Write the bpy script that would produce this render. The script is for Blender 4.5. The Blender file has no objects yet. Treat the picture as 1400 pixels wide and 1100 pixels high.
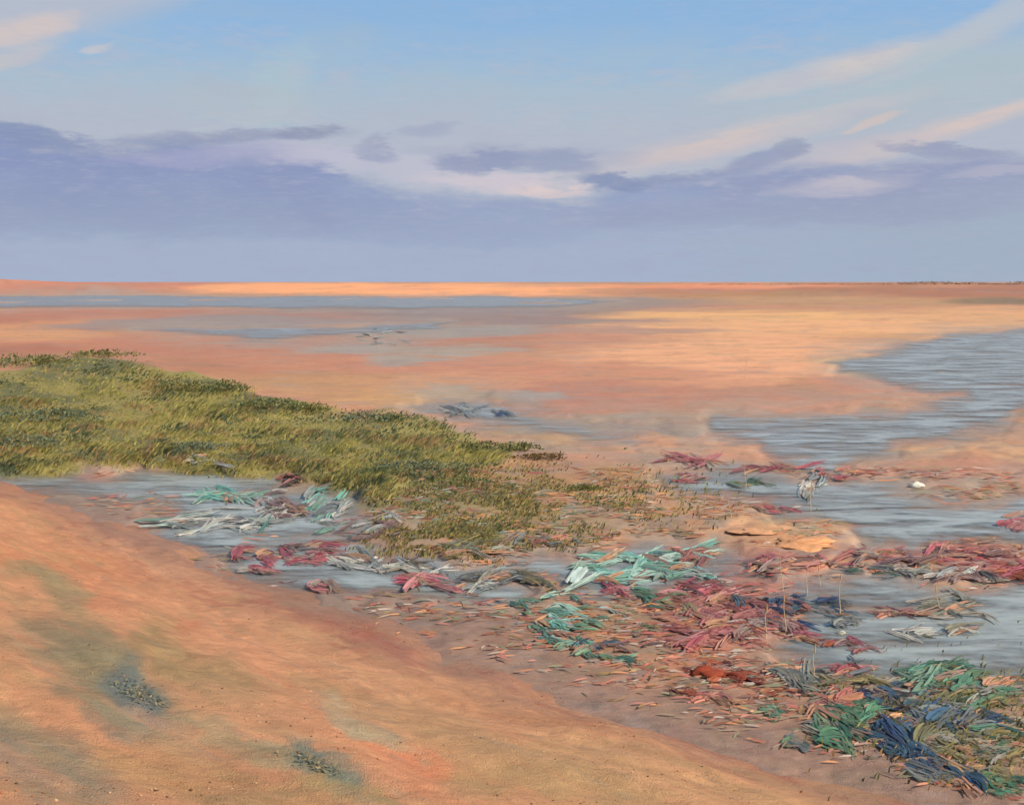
import bpy, math, random
import numpy as np
from mathutils import Vector, Matrix

random.seed(7)
RNG = np.random.default_rng(11)
S = bpy.context.scene
COL = S.collection

# ------------------------------------------------------------------ camera
EYE = 4.0                      # eye height above the tidal flat (standing on the dune)
F = 1501.0                     # focal length in picture units of a 1400 wide picture
HZ = 385.0                     # picture line of the horizon
cam_d = bpy.data.cameras.new('camera')
cam = bpy.data.objects.new('camera', cam_d); COL.objects.link(cam)
cam.location = (0, 0, EYE); cam.rotation_euler = (math.radians(90), 0, 0)
cam_d.sensor_width = 36.0; cam_d.lens = 36.0 * F / 1400.0
cam_d.shift_y = (HZ - 550.0) / 1400.0
cam_d.clip_start = 0.1; cam_d.clip_end = 30000
S.camera = cam

# ------------------------------------------------------------------ exposure
S.view_settings.view_transform = 'Standard'; S.view_settings.look = 'None'
S.view_settings.exposure = 0.0; S.view_settings.gamma = 1.0
S.view_settings.use_curve_mapping = False
S.cycles.max_bounces = 4; S.cycles.diffuse_bounces = 2; S.cycles.glossy_bounces = 2
S.cycles.transparent_max_bounces = 6
S.cycles.use_denoising = True
S.cycles.use_adaptive_sampling = True; S.cycles.adaptive_threshold = 0.025; S.cycles.adaptive_min_samples = 16

SUN_EL, SUN_AZ = 40.0, 118.0   # degrees; azimuth clockwise from +Y: right of the camera and a little behind
SUN_STRENGTH = 5.0

def lin(c):
    c = np.asarray(c, float) / 255.0
    return np.where(c <= 0.04045, c / 12.92, ((c + 0.055) / 1.055) ** 2.4)

# light arriving on level ground (rgb), measured once with a white card; surface albedo = colour / light
LIGHT = np.array([1.02, 0.97, 1.03])
def alb(c, k=1.0):
    return np.clip(lin(c) / LIGHT * k, 0.012, 0.86)

# ------------------------------------------------------------------ node helpers
def N(nt, typ, **kw):
    n = nt.nodes.new(typ)
    for k, v in kw.items():
        setattr(n, k, v)
    return n
def sock(nt, s, v):
    if hasattr(v, 'is_output') or isinstance(v, bpy.types.NodeSocket):
        nt.links.new(v, s)
    elif v is not None:
        s.default_value = v
def math_(nt, op, a, b=None, c=None, clamp=False):
    n = N(nt, 'ShaderNodeMath', operation=op); n.use_clamp = clamp
    sock(nt, n.inputs[0], a)
    if b is not None: sock(nt, n.inputs[1], b)
    if c is not None: sock(nt, n.inputs[2], c)
    return n.outputs[0]
def smooth(nt, v, a, b):
    n = N(nt, 'ShaderNodeMapRange', interpolation_type='SMOOTHSTEP')
    sock(nt, n.inputs[0], v); n.inputs[1].default_value = a; n.inputs[2].default_value = b
    return n.outputs[0]
def mixc(nt, f, a, b, blend='MIX'):
    n = N(nt, 'ShaderNodeMix', data_type='RGBA', blend_type=blend)
    sock(nt, n.inputs['Factor'], f)
    for s, v in ((n.inputs[6], a), (n.inputs[7], b)):
        if isinstance(v, bpy.types.NodeSocket): nt.links.new(v, s)
        else: s.default_value = (*v, 1.0) if len(v) == 3 else v
    return n.outputs[2]
def noise(nt, vec, scale, detail=4, rough=0.55, dist=0.0):
    n = N(nt, 'ShaderNodeTexNoise'); nt.links.new(vec, n.inputs['Vector'])
    n.inputs['Scale'].default_value = scale; n.inputs['Detail'].default_value = detail
    n.inputs['Roughness'].default_value = rough; n.inputs['Distortion'].default_value = dist
    return n.outputs['Fac']
def mapping(nt, vec, scale, rot=(0, 0, 0)):
    n = N(nt, 'ShaderNodeMapping'); nt.links.new(vec, n.inputs['Vector'])
    n.inputs['Scale'].default_value = scale; n.inputs['Rotation'].default_value = rot
    return n.outputs[0]

# ------------------------------------------------------------------ world: clear sky, mauve cloud bank, peach wisps
W = bpy.data.worlds.new('World'); S.world = W; W.use_nodes = True
W.cycles.sampling_method = 'MANUAL'; W.cycles.sample_map_resolution = 256
nt = W.node_tree; nt.nodes.clear()
sky = N(nt, 'ShaderNodeTexSky', sky_type='NISHITA', sun_disc=False)
sky.sun_elevation = math.radians(SUN_EL); sky.sun_rotation = math.radians(SUN_AZ)
sky.air_density = 1.0; sky.dust_density = 0.6; sky.ozone_density = 2.0
tc = N(nt, 'ShaderNodeTexCoord')
sp = N(nt, 'ShaderNodeSeparateXYZ'); nt.links.new(tc.outputs['Generated'], sp.inputs[0])
dx, dy, dz = sp.outputs
az = math_(nt, 'ARCTAN2', dx, dy)
rr = math_(nt, 'SQRT', math_(nt, 'ADD', math_(nt, 'MULTIPLY', dx, dx), math_(nt, 'MULTIPLY', dy, dy)))
el = math_(nt, 'DIVIDE', dz, math_(nt, 'MAXIMUM', rr, 0.02))
# soft drift of the cloud edges, streaked along the horizon (noise sampled on the direction, seamless all round)
warp_v = mapping(nt, tc.outputs['Generated'], (1, 1, 3.2))
w1 = math_(nt, 'SUBTRACT', noise(nt, warp_v, 9, 5, 0.6), 0.5)
w2 = math_(nt, 'SUBTRACT', noise(nt, mapping(nt, tc.outputs['Generated'], (1, 1, 4.5), (0.3, 0.1, 0.9)), 26, 5, 0.65), 0.5)
brush = math_(nt, 'SUBTRACT', noise(nt, mapping(nt, tc.outputs['Generated'], (1, 1, 7), (0.05, -0.04, 0.3)), 60, 4, 0.7), 0.5)
wel = math_(nt, 'ADD', el, math_(nt, 'ADD', math_(nt, 'MULTIPLY', w1, 0.026), math_(nt, 'MULTIPLY', w2, 0.018)))
waz = math_(nt, 'ADD', az, math_(nt, 'MULTIPLY', w2, 0.05))
SKY_K = 1.0
def sc(c):
    return tuple(float(v) for v in lin(c) * SKY_K)
clear = mixc(nt, 1.0, sky.outputs[0], (0.1, 0.1, 0.1), 'MULTIPLY')
def ang(px, py):
    a = math.atan((px - 700) / F)
    return a, (HZ - py) / F * math.cos(a)
# veil of pale high haze towards the horizon
el_n = math_(nt, 'ADD', el, math_(nt, 'MULTIPLY', w1, 0.07))
hi = math_(nt, 'ADD', el, math_(nt, 'ADD', math_(nt, 'MULTIPLY', w1, 0.10), math_(nt, 'MULTIPLY', brush, 0.03)))
col = mixc(nt, smooth(nt, hi, 0.75, 0.18), clear, sc((142, 182, 222)))
col = mixc(nt, smooth(nt, hi, 0.245, 0.165), col, sc((168, 190, 207)))
col = mixc(nt, smooth(nt, hi, 0.19, 0.125), col, sc((180, 187, 202)))

wv = N(nt, 'ShaderNodeCombineXYZ'); nt.links.new(waz, wv.inputs[0]); nt.links.new(wel, wv.inputs[1])
def wisp(col, px, py, rx, ry, deg, c, alpha=1.0, soft=0.6):
    a0, e0 = ang(px, py)
    mp = N(nt, 'ShaderNodeMapping', vector_type='TEXTURE'); nt.links.new(wv.outputs[0], mp.inputs['Vector'])
    mp.inputs['Location'].default_value = (a0, e0, 0); mp.inputs['Rotation'].default_value = (0, 0, math.radians(deg)); mp.inputs['Scale'].default_value = (rx / F, ry / F, 1)
    d = N(nt, 'ShaderNodeVectorMath', operation='DOT_PRODUCT'); nt.links.new(mp.outputs[0], d.inputs[0]); nt.links.new(mp.outputs[0], d.inputs[1])
    r = N(nt, 'ShaderNodeMapRange', interpolation_type='SMOOTHSTEP'); nt.links.new(d.outputs['Value'], r.inputs[0])
    r.inputs[1].default_value = 1 + soft; r.inputs[2].default_value = max(0.0, 1 - soft); r.inputs[3].default_value = 0; r.inputs[4].default_value = alpha
    return mixc(nt, r.outputs[0], col, sc(c))
# upper wisps
for a in ((40, 10, 220, 38, 14, (196, 192, 196), .8, 1), (30, 42, 60, 16, 20, (222, 200, 190), .8, 1), (20, 78, 50, 10, 25, (208, 196, 192), .7, 1),
          (130, 64, 22, 5, 15, (214, 204, 200), .7, .9), (380, 112, 60, 34, 60, (176, 198, 204), .6, 1.0), (330, 140, 90, 20, 0, (180, 190, 200), .6, 1.0),
          (1120, 96, 130, 17, 13, (205, 200, 200), .85, .9), (1185, 85, 60, 14, 12, (214, 202, 196), .8, .8), (1330, 42, 130, 17, 24, (196, 197, 200), .8, 1),
          (1300, 110, 260, 44, 10, (178, 193, 200), .8, 1.0), (1000, 192, 210, 18, 11, (200, 192, 198), .85, .9), (960, 203, 90, 10, 10, (212, 196, 192), .7, 1),
          (1010, 182, 80, 5, 12, (218, 198, 190), .7, 1), (1190, 172, 36, 5, 16, (218, 196, 186), .8, .8), (1285, 180, 150, 13, 15, (208, 196, 194), .8, .9),
          (1330, 165, 70, 7, 17, (220, 198, 190), .7, .9), (1120, 158, 120, 10, 8, (192, 194, 200), .7, 1), (1150, 210, 120, 14, 8, (198, 190, 198), .7, .9)):
    col = wisp(col, *a[:6], a[6] * .82, min(1.0, a[7] + .15))
# the long bank above the horizon, its top following the bearing
fc = N(nt, 'ShaderNodeFloatCurve'); cm = fc.mapping; cv = cm.curves[0]
tops = [(-900, 205), (-200, 190), (0, 180), (120, 196), (260, 192), (400, 205), (480, 246), (640, 268), (780, 268), (860, 250), (960, 240), (1060, 228), (1180, 222), (1300, 214), (1400, 212), (2200, 200)]
pts = sorted([(0.0, .13), (1.0, .13)] + [((ang(px, py)[0] + math.pi) / (2 * math.pi), ang(px, py)[1]) for px, py in tops])
while len(cv.points) < len(pts): cv.points.new(0.5, 0.1)
for p, (x, y) in zip(cv.points, pts): p.location = (x, y * 5)
cm.update()
nt.links.new(math_(nt, 'DIVIDE', math_(nt, 'ADD', waz, math.pi), 2 * math.pi), fc.inputs['Value'])
top = math_(nt, 'DIVIDE', fc.outputs[0], 5.0)
below = math_(nt, 'SUBTRACT', top, wel)
low = mixc(nt, smooth(nt, el_n, 0.11, 0.03), sc((139, 152, 190)), sc((165, 178, 202)))
low = mixc(nt, smooth(nt, math_(nt, 'ADD', az, math_(nt, 'MULTIPLY', w1, .5)), 0.05, 0.42), low, mixc(nt, smooth(nt, el_n, 0.10, 0.04), sc((152, 160, 189)), sc((163, 177, 196))))
low = mixc(nt, math_(nt, 'MULTIPLY', smooth(nt, math_(nt, 'ADD', w2, math_(nt, 'MULTIPLY', brush, .7)), -0.02, 0.22), .35), low, sc((164, 168, 196)))
col = mixc(nt, smooth(nt, below, -0.006, 0.012), col, low)
for a in ((30, 186, 70, 11, -4, (129, 143, 181), .9, .6), (150, 200, 110, 10, 2, (141, 153, 185), .7, .8), (330, 186, 130, 11, 4, (145, 155, 183), .9, .6), (420, 180, 44, 9, 8, (145, 153, 179), .9, .6),
          (400, 213, 110, 14, 0, (186, 184, 206), .8, .9), (560, 232, 160, 20, -8, (192, 192, 208), .9, .8), (250, 220, 90, 12, 0, (172, 172, 202), .6, 1.0),
          (514, 205, 24, 20, -20, (155, 163, 191), .95, .6), (578, 180, 38, 9, 6, (161, 171, 195), .85, .8), (720, 212, 140, 10, -2, (167, 173, 195), .7, .9),
          (655, 222, 64, 13, 0, (143, 153, 185), .97, .5), (762, 223, 62, 14, -3, (151, 161, 189), .95, .6), (690, 250, 110, 13, -3, (210, 200, 208), .95, .7), (745, 259, 50, 6, 0, (224, 204, 202), .9, .7),
          (840, 250, 44, 14, -6, (131, 145, 181), .97, .5), (920, 244, 70, 8, 6, (141, 153, 185), .9, .6), (1035, 222, 60, 11, 12, (145, 155, 187), .9, .6), (1082, 205, 20, 14, 0, (153, 161, 185), .9, .6),
          (1145, 253, 80, 11, 4, (184, 183, 200), .9, .8), (1160, 248, 40, 6, 0, (198, 191, 200), .7, .8), (1290, 207, 70, 8, -8, (147, 155, 185), .85, .7), (1370, 236, 60, 6, 4, (186, 184, 202), .7, .8),
          (400, 262, 60, 26, -30, (145, 155, 189), .6, 1.0), (180, 290, 330, 34, 0, (141, 153, 185), .6, 1.0), (620, 320, 160, 22, 0, (149, 161, 193), .5, 1.0), (1080, 292, 260, 18, 0, (151, 159, 187), .6, 1.0)):
    col = wisp(col, *a[:6], a[6] * .85, min(1.0, a[7] + .2))
mott = math_(nt, 'MULTIPLY', smooth(nt, math_(nt, 'ADD', w1, math_(nt, 'MULTIPLY', w2, .8)), -.02, .26), .5)
col = mixc(nt, math_(nt, 'MULTIPLY', mott, math_(nt, 'MULTIPLY', smooth(nt, el, .27, .19), smooth(nt, below, .03, -.01))), col, sc((186, 188, 200)))
mott2 = math_(nt, 'MULTIPLY', smooth(nt, math_(nt, 'SUBTRACT', math_(nt, 'MULTIPLY', brush, .6), w1), .0, .25), .16)
col = mixc(nt, mott2, col, sc((150, 168, 192)))
# faint broken colour along the strokes of the clouds
col = mixc(nt, math_(nt, 'MULTIPLY', math_(nt, 'ABSOLUTE', brush), 0.42, clamp=True), col, mixc(nt, smooth(nt, brush, -.05, .05), sc((150, 160, 190)), sc((206, 204, 208))))
below_h = smooth(nt, el, -0.002, -0.05)
col = mixc(nt, below_h, col, (0.30, 0.20, 0.15))
bg = N(nt, 'ShaderNodeBackground'); bg.inputs['Strength'].default_value = 1.0
nt.links.new(col, bg.inputs['Color'])
nt.links.new(bg.outputs[0], N(nt, 'ShaderNodeOutputWorld').inputs['Surface'])

# ------------------------------------------------------------------ sun
sun_d = bpy.data.lights.new('sun', 'SUN'); sun = bpy.data.objects.new('sun', sun_d); COL.objects.link(sun)
sun_d.energy = SUN_STRENGTH; sun_d.angle = math.radians(6.0); sun_d.color = (1.0, 0.83, 0.64)
azr, elr = math.radians(SUN_AZ), math.radians(SUN_EL)
to_sun = Vector((math.sin(azr) * math.cos(elr), math.cos(azr) * math.cos(elr), math.sin(elr)))
sun.rotation_euler = to_sun.to_track_quat('Z', 'Y').to_euler()

# ------------------------------------------------------------------ noise for shaping land (numpy)
_TAB = {}
def vnoise(x, y, seed=0):
    if seed not in _TAB: _TAB[seed] = (np.random.default_rng(seed + 1000).random(256 * 256) - .5).astype(np.float32)
    tb = _TAB[seed]
    x = np.asarray(x, float); y = np.asarray(y, float)
    fx0 = np.floor(x); fy0 = np.floor(y); fx = (x - fx0).astype(np.float32); fy = (y - fy0).astype(np.float32)
    ix = fx0.astype(np.int32) & 255; iy = fy0.astype(np.int32) & 255; ix1 = ((ix + 1) & 255) << 8; iy1 = (iy + 1) & 255; ix = ix << 8
    fx = fx * fx * fx * (fx * (fx * 6 - 15) + 10); fy = fy * fy * fy * (fy * (fy * 6 - 15) + 10)
    a = tb[ix + iy]; b = tb[ix1 + iy]; c = tb[ix + iy1]; d = tb[ix1 + iy1]
    return ((a + (b - a) * fx) * (1 - fy) + (c + (d - c) * fx) * fy).astype(float)
def fbm(x, y, seed=0, oct=4, gain=.55):
    s = 0; a = 1.0; t = 0
    for i in range(oct):
        s = s + a * vnoise(x * 2 ** i + 17.3 * i, y * 2 ** i - 9.1 * i, seed + i); t += a; a *= gain
    return s / t * 2          # about -1..1, mostly within +-.6
def sstep(x, a, b):
    t = np.clip((x - a) / (b - a), 0, 1); return t * t * (3 - 2 * t)

# ------------------------------------------------------------------ survey of the place: bearing and range of any point
def survey(x, y, z=0.0):
    y = np.maximum(y, 0.6)
    return 700 + F * x / y, HZ + F * (EYE - z) / y
def flat_at(px, py):
    y = EYE * F / (np.asarray(py, float) - HZ); return (np.asarray(px, float) - 700) / F * y, y
def poly_sd(px, py, poly):
    """signed distance (positive inside)"""
    P = np.array(poly, float); Q = np.roll(P, -1, axis=0)
    d2 = np.full(px.shape, 1e18); ins = np.zeros(px.shape, bool)
    for (ax, ay), (bx, by) in zip(P, Q):
        ex, ey = bx - ax, by - ay
        t = np.clip(((px - ax) * ex + (py - ay) * ey) / (ex * ex + ey * ey + 1e-9), 0, 1)
        d2 = np.minimum(d2, (px - ax - t * ex) ** 2 + (py - ay - t * ey) ** 2)
        ins ^= ((ay > py) != (by > py)) & (px < ex * (py - ay) / (ey if ey else 1e-9) + ax)
    return np.where(ins, 1, -1) * np.sqrt(d2)
def drift(px, py, seed=3):
    """wander of patch edges: long along the shore, short across it"""
    k = np.clip((py - HZ) / 300.0, 0.12, 1.2)
    wx = 38 * fbm(px / 120, py / (46 * k + 8), seed) + 16 * fbm(px / 36, py / (14 * k + 4), seed + 20)
    wy = k * (26 * fbm(px / 160, py / (60 * k + 8), seed + 40) + 13 * fbm(px / 44, py / (16 * k + 4), seed + 60))
    return px + wx, py + wy

# pools of still water left by the tide, and the far channel
POOLS = {
 'far':   [(-500, 405), (300, 404), (700, 406), (860, 410), (760, 418), (560, 421), (200, 419), (-500, 421)],
 'streak': [(190, 449), (330, 446), (480, 445), (620, 438), (600, 447), (440, 455), (390, 463), (300, 459)],
 'bend':  [(1130, 492), (1230, 474), (1300, 456), (1420, 448), (1900, 446), (1900, 520), (1430, 545), (1370, 575), (1300, 596), (1240, 600), (1200, 622), (1130, 648), (1060, 628), (960, 592), (970, 572), (1100, 570), (1210, 560), (1300, 535), (1230, 524), (1150, 512)],
 'lagoon': [(885, 648), (1000, 642), (1110, 655), (1230, 662), (1420, 668), (1800, 680), (1800, 745), (1400, 738), (1240, 752), (1110, 716), (1000, 690), (920, 678)],
 'near':  [(1060, 800), (1180, 788), (1260, 778), (1420, 780), (1750, 796), (1750, 940), (1420, 928), (1300, 910), (1180, 922), (1090, 916), (1040, 880), (1090, 850)],
 'left':  [(-300, 640), (60, 646), (200, 640), (330, 644), (440, 664), (500, 690), (480, 725), (380, 744), (230, 742), (190, 722), (250, 700), (130, 680), (30, 668), (-300, 676)],
 'pink':  [(320, 750), (470, 732), (600, 748), (720, 778), (690, 812), (560, 812), (430, 812), (340, 788)],
 'mid':   [(560, 552), (660, 548), (740, 572), (820, 586), (900, 590), (860, 604), (740, 590), (620, 574)],
 'teal':  [(690, 742), (900, 738), (1010, 752), (1040, 790), (960, 806), (830, 812), (770, 780), (700, 760)],
}
PNAMES = list(POOLS)
def pool_masks(px, py, with_halo=False):
    wx, wy = drift(px, py, 5)
    out = {}; halo = np.zeros(px.shape)
    for k, P in POOLS.items():
        pp = np.array(P)
        m = np.zeros(px.shape)
        sel = (wx > pp[:, 0].min() - 110) & (wx < pp[:, 0].max() + 110) & (wy > pp[:, 1].min() - 90) & (wy < pp[:, 1].max() + 90)
        if sel.any():
            soft = np.clip((py[sel] - HZ) / 9.0, 1.8, 24)
            q = poly_sd(wx[sel], wy[sel], P) / soft; m[sel] = sstep(q, -1, 1)
            halo[sel] = np.maximum(halo[sel], sstep(q, -3.6, .8))
        out[k] = m
    if with_halo: return out, halo
    return out
MARSH = [(-500, 500), (0, 512), (110, 494), (200, 506), (300, 530), (400, 562), (480, 572), (560, 574), (640, 600), (730, 616), (700, 640), (600, 660), (510, 680), (420, 652), (300, 646), (180, 640), (60, 648), (-500, 640)]
MARSH_SOFT = 13.0
def marsh_mask(px, py):
    wx, wy = drift(px, py, 9)
    return sstep(poly_sd(wx, wy, MARSH), -MARSH_SOFT, MARSH_SOFT)

FOOT = [(-700, 540), (-300, 600), (0, 662), (110, 690), (220, 742), (330, 792), (450, 832), (560, 866), (700, 912), (800, 950), (950, 990), (1100, 1030), (1250, 1072), (1400, 1108), (1700, 1170)]
_fx, _fy = flat_at([p[0] for p in FOOT], [p[1] for p in FOOT])
A_ = np.array([.73, -.683]); B_ = np.array([-.683, -.73])
FS = _fx * A_[0] + _fy * A_[1]; FN = _fx * B_[0] + _fy * B_[1]
FN_PX = FN.copy(); _o = np.argsort(FS); FS, FN = FS[_o], FN[_o]
def dune_sd(x, y):
    s = x * A_[0] + y * A_[1]; n = x * B_[0] + y * B_[1]
    return s, n - np.interp(s, FS, FN)
def H_dune(x, y):
    s, d = dune_sd(x, y)
    d = d + .5 * fbm(s / 2.6, d / 1.8, 71, 3) + .16 * fbm(s / .6, d / .5, 75, 3)
    dp = np.maximum(d, 0)
    z = np.where(d < 0, .16 * d - .03, -.03 + .27 * (dp - .55 * (1 - np.exp(-dp / .55))) + .05 * (1 - np.exp(-dp / .3)))
    z = np.where(z > 2.3, 2.3 + .35 * np.tanh((z - 2.3) / .35), z)
    k = sstep(d, -.1, 1.2)
    z = z + k * (.06 * fbm(s / 2.8, d / 1.2, 81, 3) + .014 * fbm(s / .9, d / .32, 85, 3) + .007 * fbm(s / .4, d / .11, 88, 3))
    # low crusted ledges where dried sand has slipped
    q = fbm(s / 1.9 + .3 * d, d / 1.1, 95, 3); z = z + k * 0.012 * sstep(np.abs(q % .34 - .17), .0, .05) * sstep(q, -.4, .1)
    return z
def H_flat(x, y, full=False):
    px, py = survey(x, y)
    pm, halo = pool_masks(px, py, True)
    pool = np.zeros(px.shape)
    for k in pm: pool = np.maximum(pool, pm[k])
    mm = marsh_mask(px, py)
    near = sstep(-y, -60, -9)
    z = .012 * fbm(x / 3.5, y / 5, 31) + near * (.045 * fbm(x / 1.5, y / 1.6, 35, 4) + .022 * fbm(x / .35, y / .4, 38, 3))
    z = z + mm * (.30 + .16 * fbm(x / 2.6, y / 3.0, 41)) * (1 - .75 * sstep(px, 380, 680)) * (1 - .5 * pool)
    z = z - pool * .24 + .02 * (pool > .01) * fbm(px / 60, py / 14, 45)
    z = np.where(pool > 0, np.maximum(z, -.072 - .01 * pool), z)      # shallow silted beds
    # low bars far out, standing over the horizon on the left
    far = sstep(y, 315, 420) * (1 - sstep(y, 900, 1600))
    z = z + far * (.6 + 5.2 * sstep(-px, -330, 120) + 1.3 * fbm(x / 70, y / 260, 47, 4)) * (px < 3000)
    z = z + sstep(y, 70, 180) * (1 - sstep(y, 260, 330)) * .12 * fbm(x / 25, y / 30, 49, 3)
    _, d = dune_sd(x, y)
    z = z - .9 * sstep(d, .6, 2.5)
    if full: return z, halo, pool, mm
    return z
def H(x, y):
    return np.maximum(np.maximum(H_flat(x, y), H_dune(x, y)), -.05)
def ground_at(px, py):
    """where the sight line of a bearing first meets the land (arrays)"""
    px = np.atleast_1d(np.asarray(px, float)); py = np.atleast_1d(np.asarray(py, float))
    k = (py - HZ) / F; m = (px - 700) / F
    y = EYE / k
    # plain slope of the dune for a first guess
    fy = np.interp(px, [p[0] for p in FOOT], [p[1] for p in FOOT])
    nv = m * B_[0] + B_[1]; nf = np.interp(px, [p[0] for p in FOOT], FN_PX)
    yd = (EYE - .1 + .27 * nf) / np.maximum(k + .27 * nv, .12)
    y = np.where(py > fy + 6, np.clip(yd, 3.5, y), y)
    for _ in range(4):
        g = EYE - k * y - H(m * y, y); e = .02 * y; g2 = EYE - k * (y + e) - H(m * (y + e), y + e)
        sl = np.minimum((g2 - g) / e, -.5 * k)
        y = y + np.clip(-g / sl, -.15 * y, .15 * y)
    x = m * y
    return x, y, H(x, y)

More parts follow.
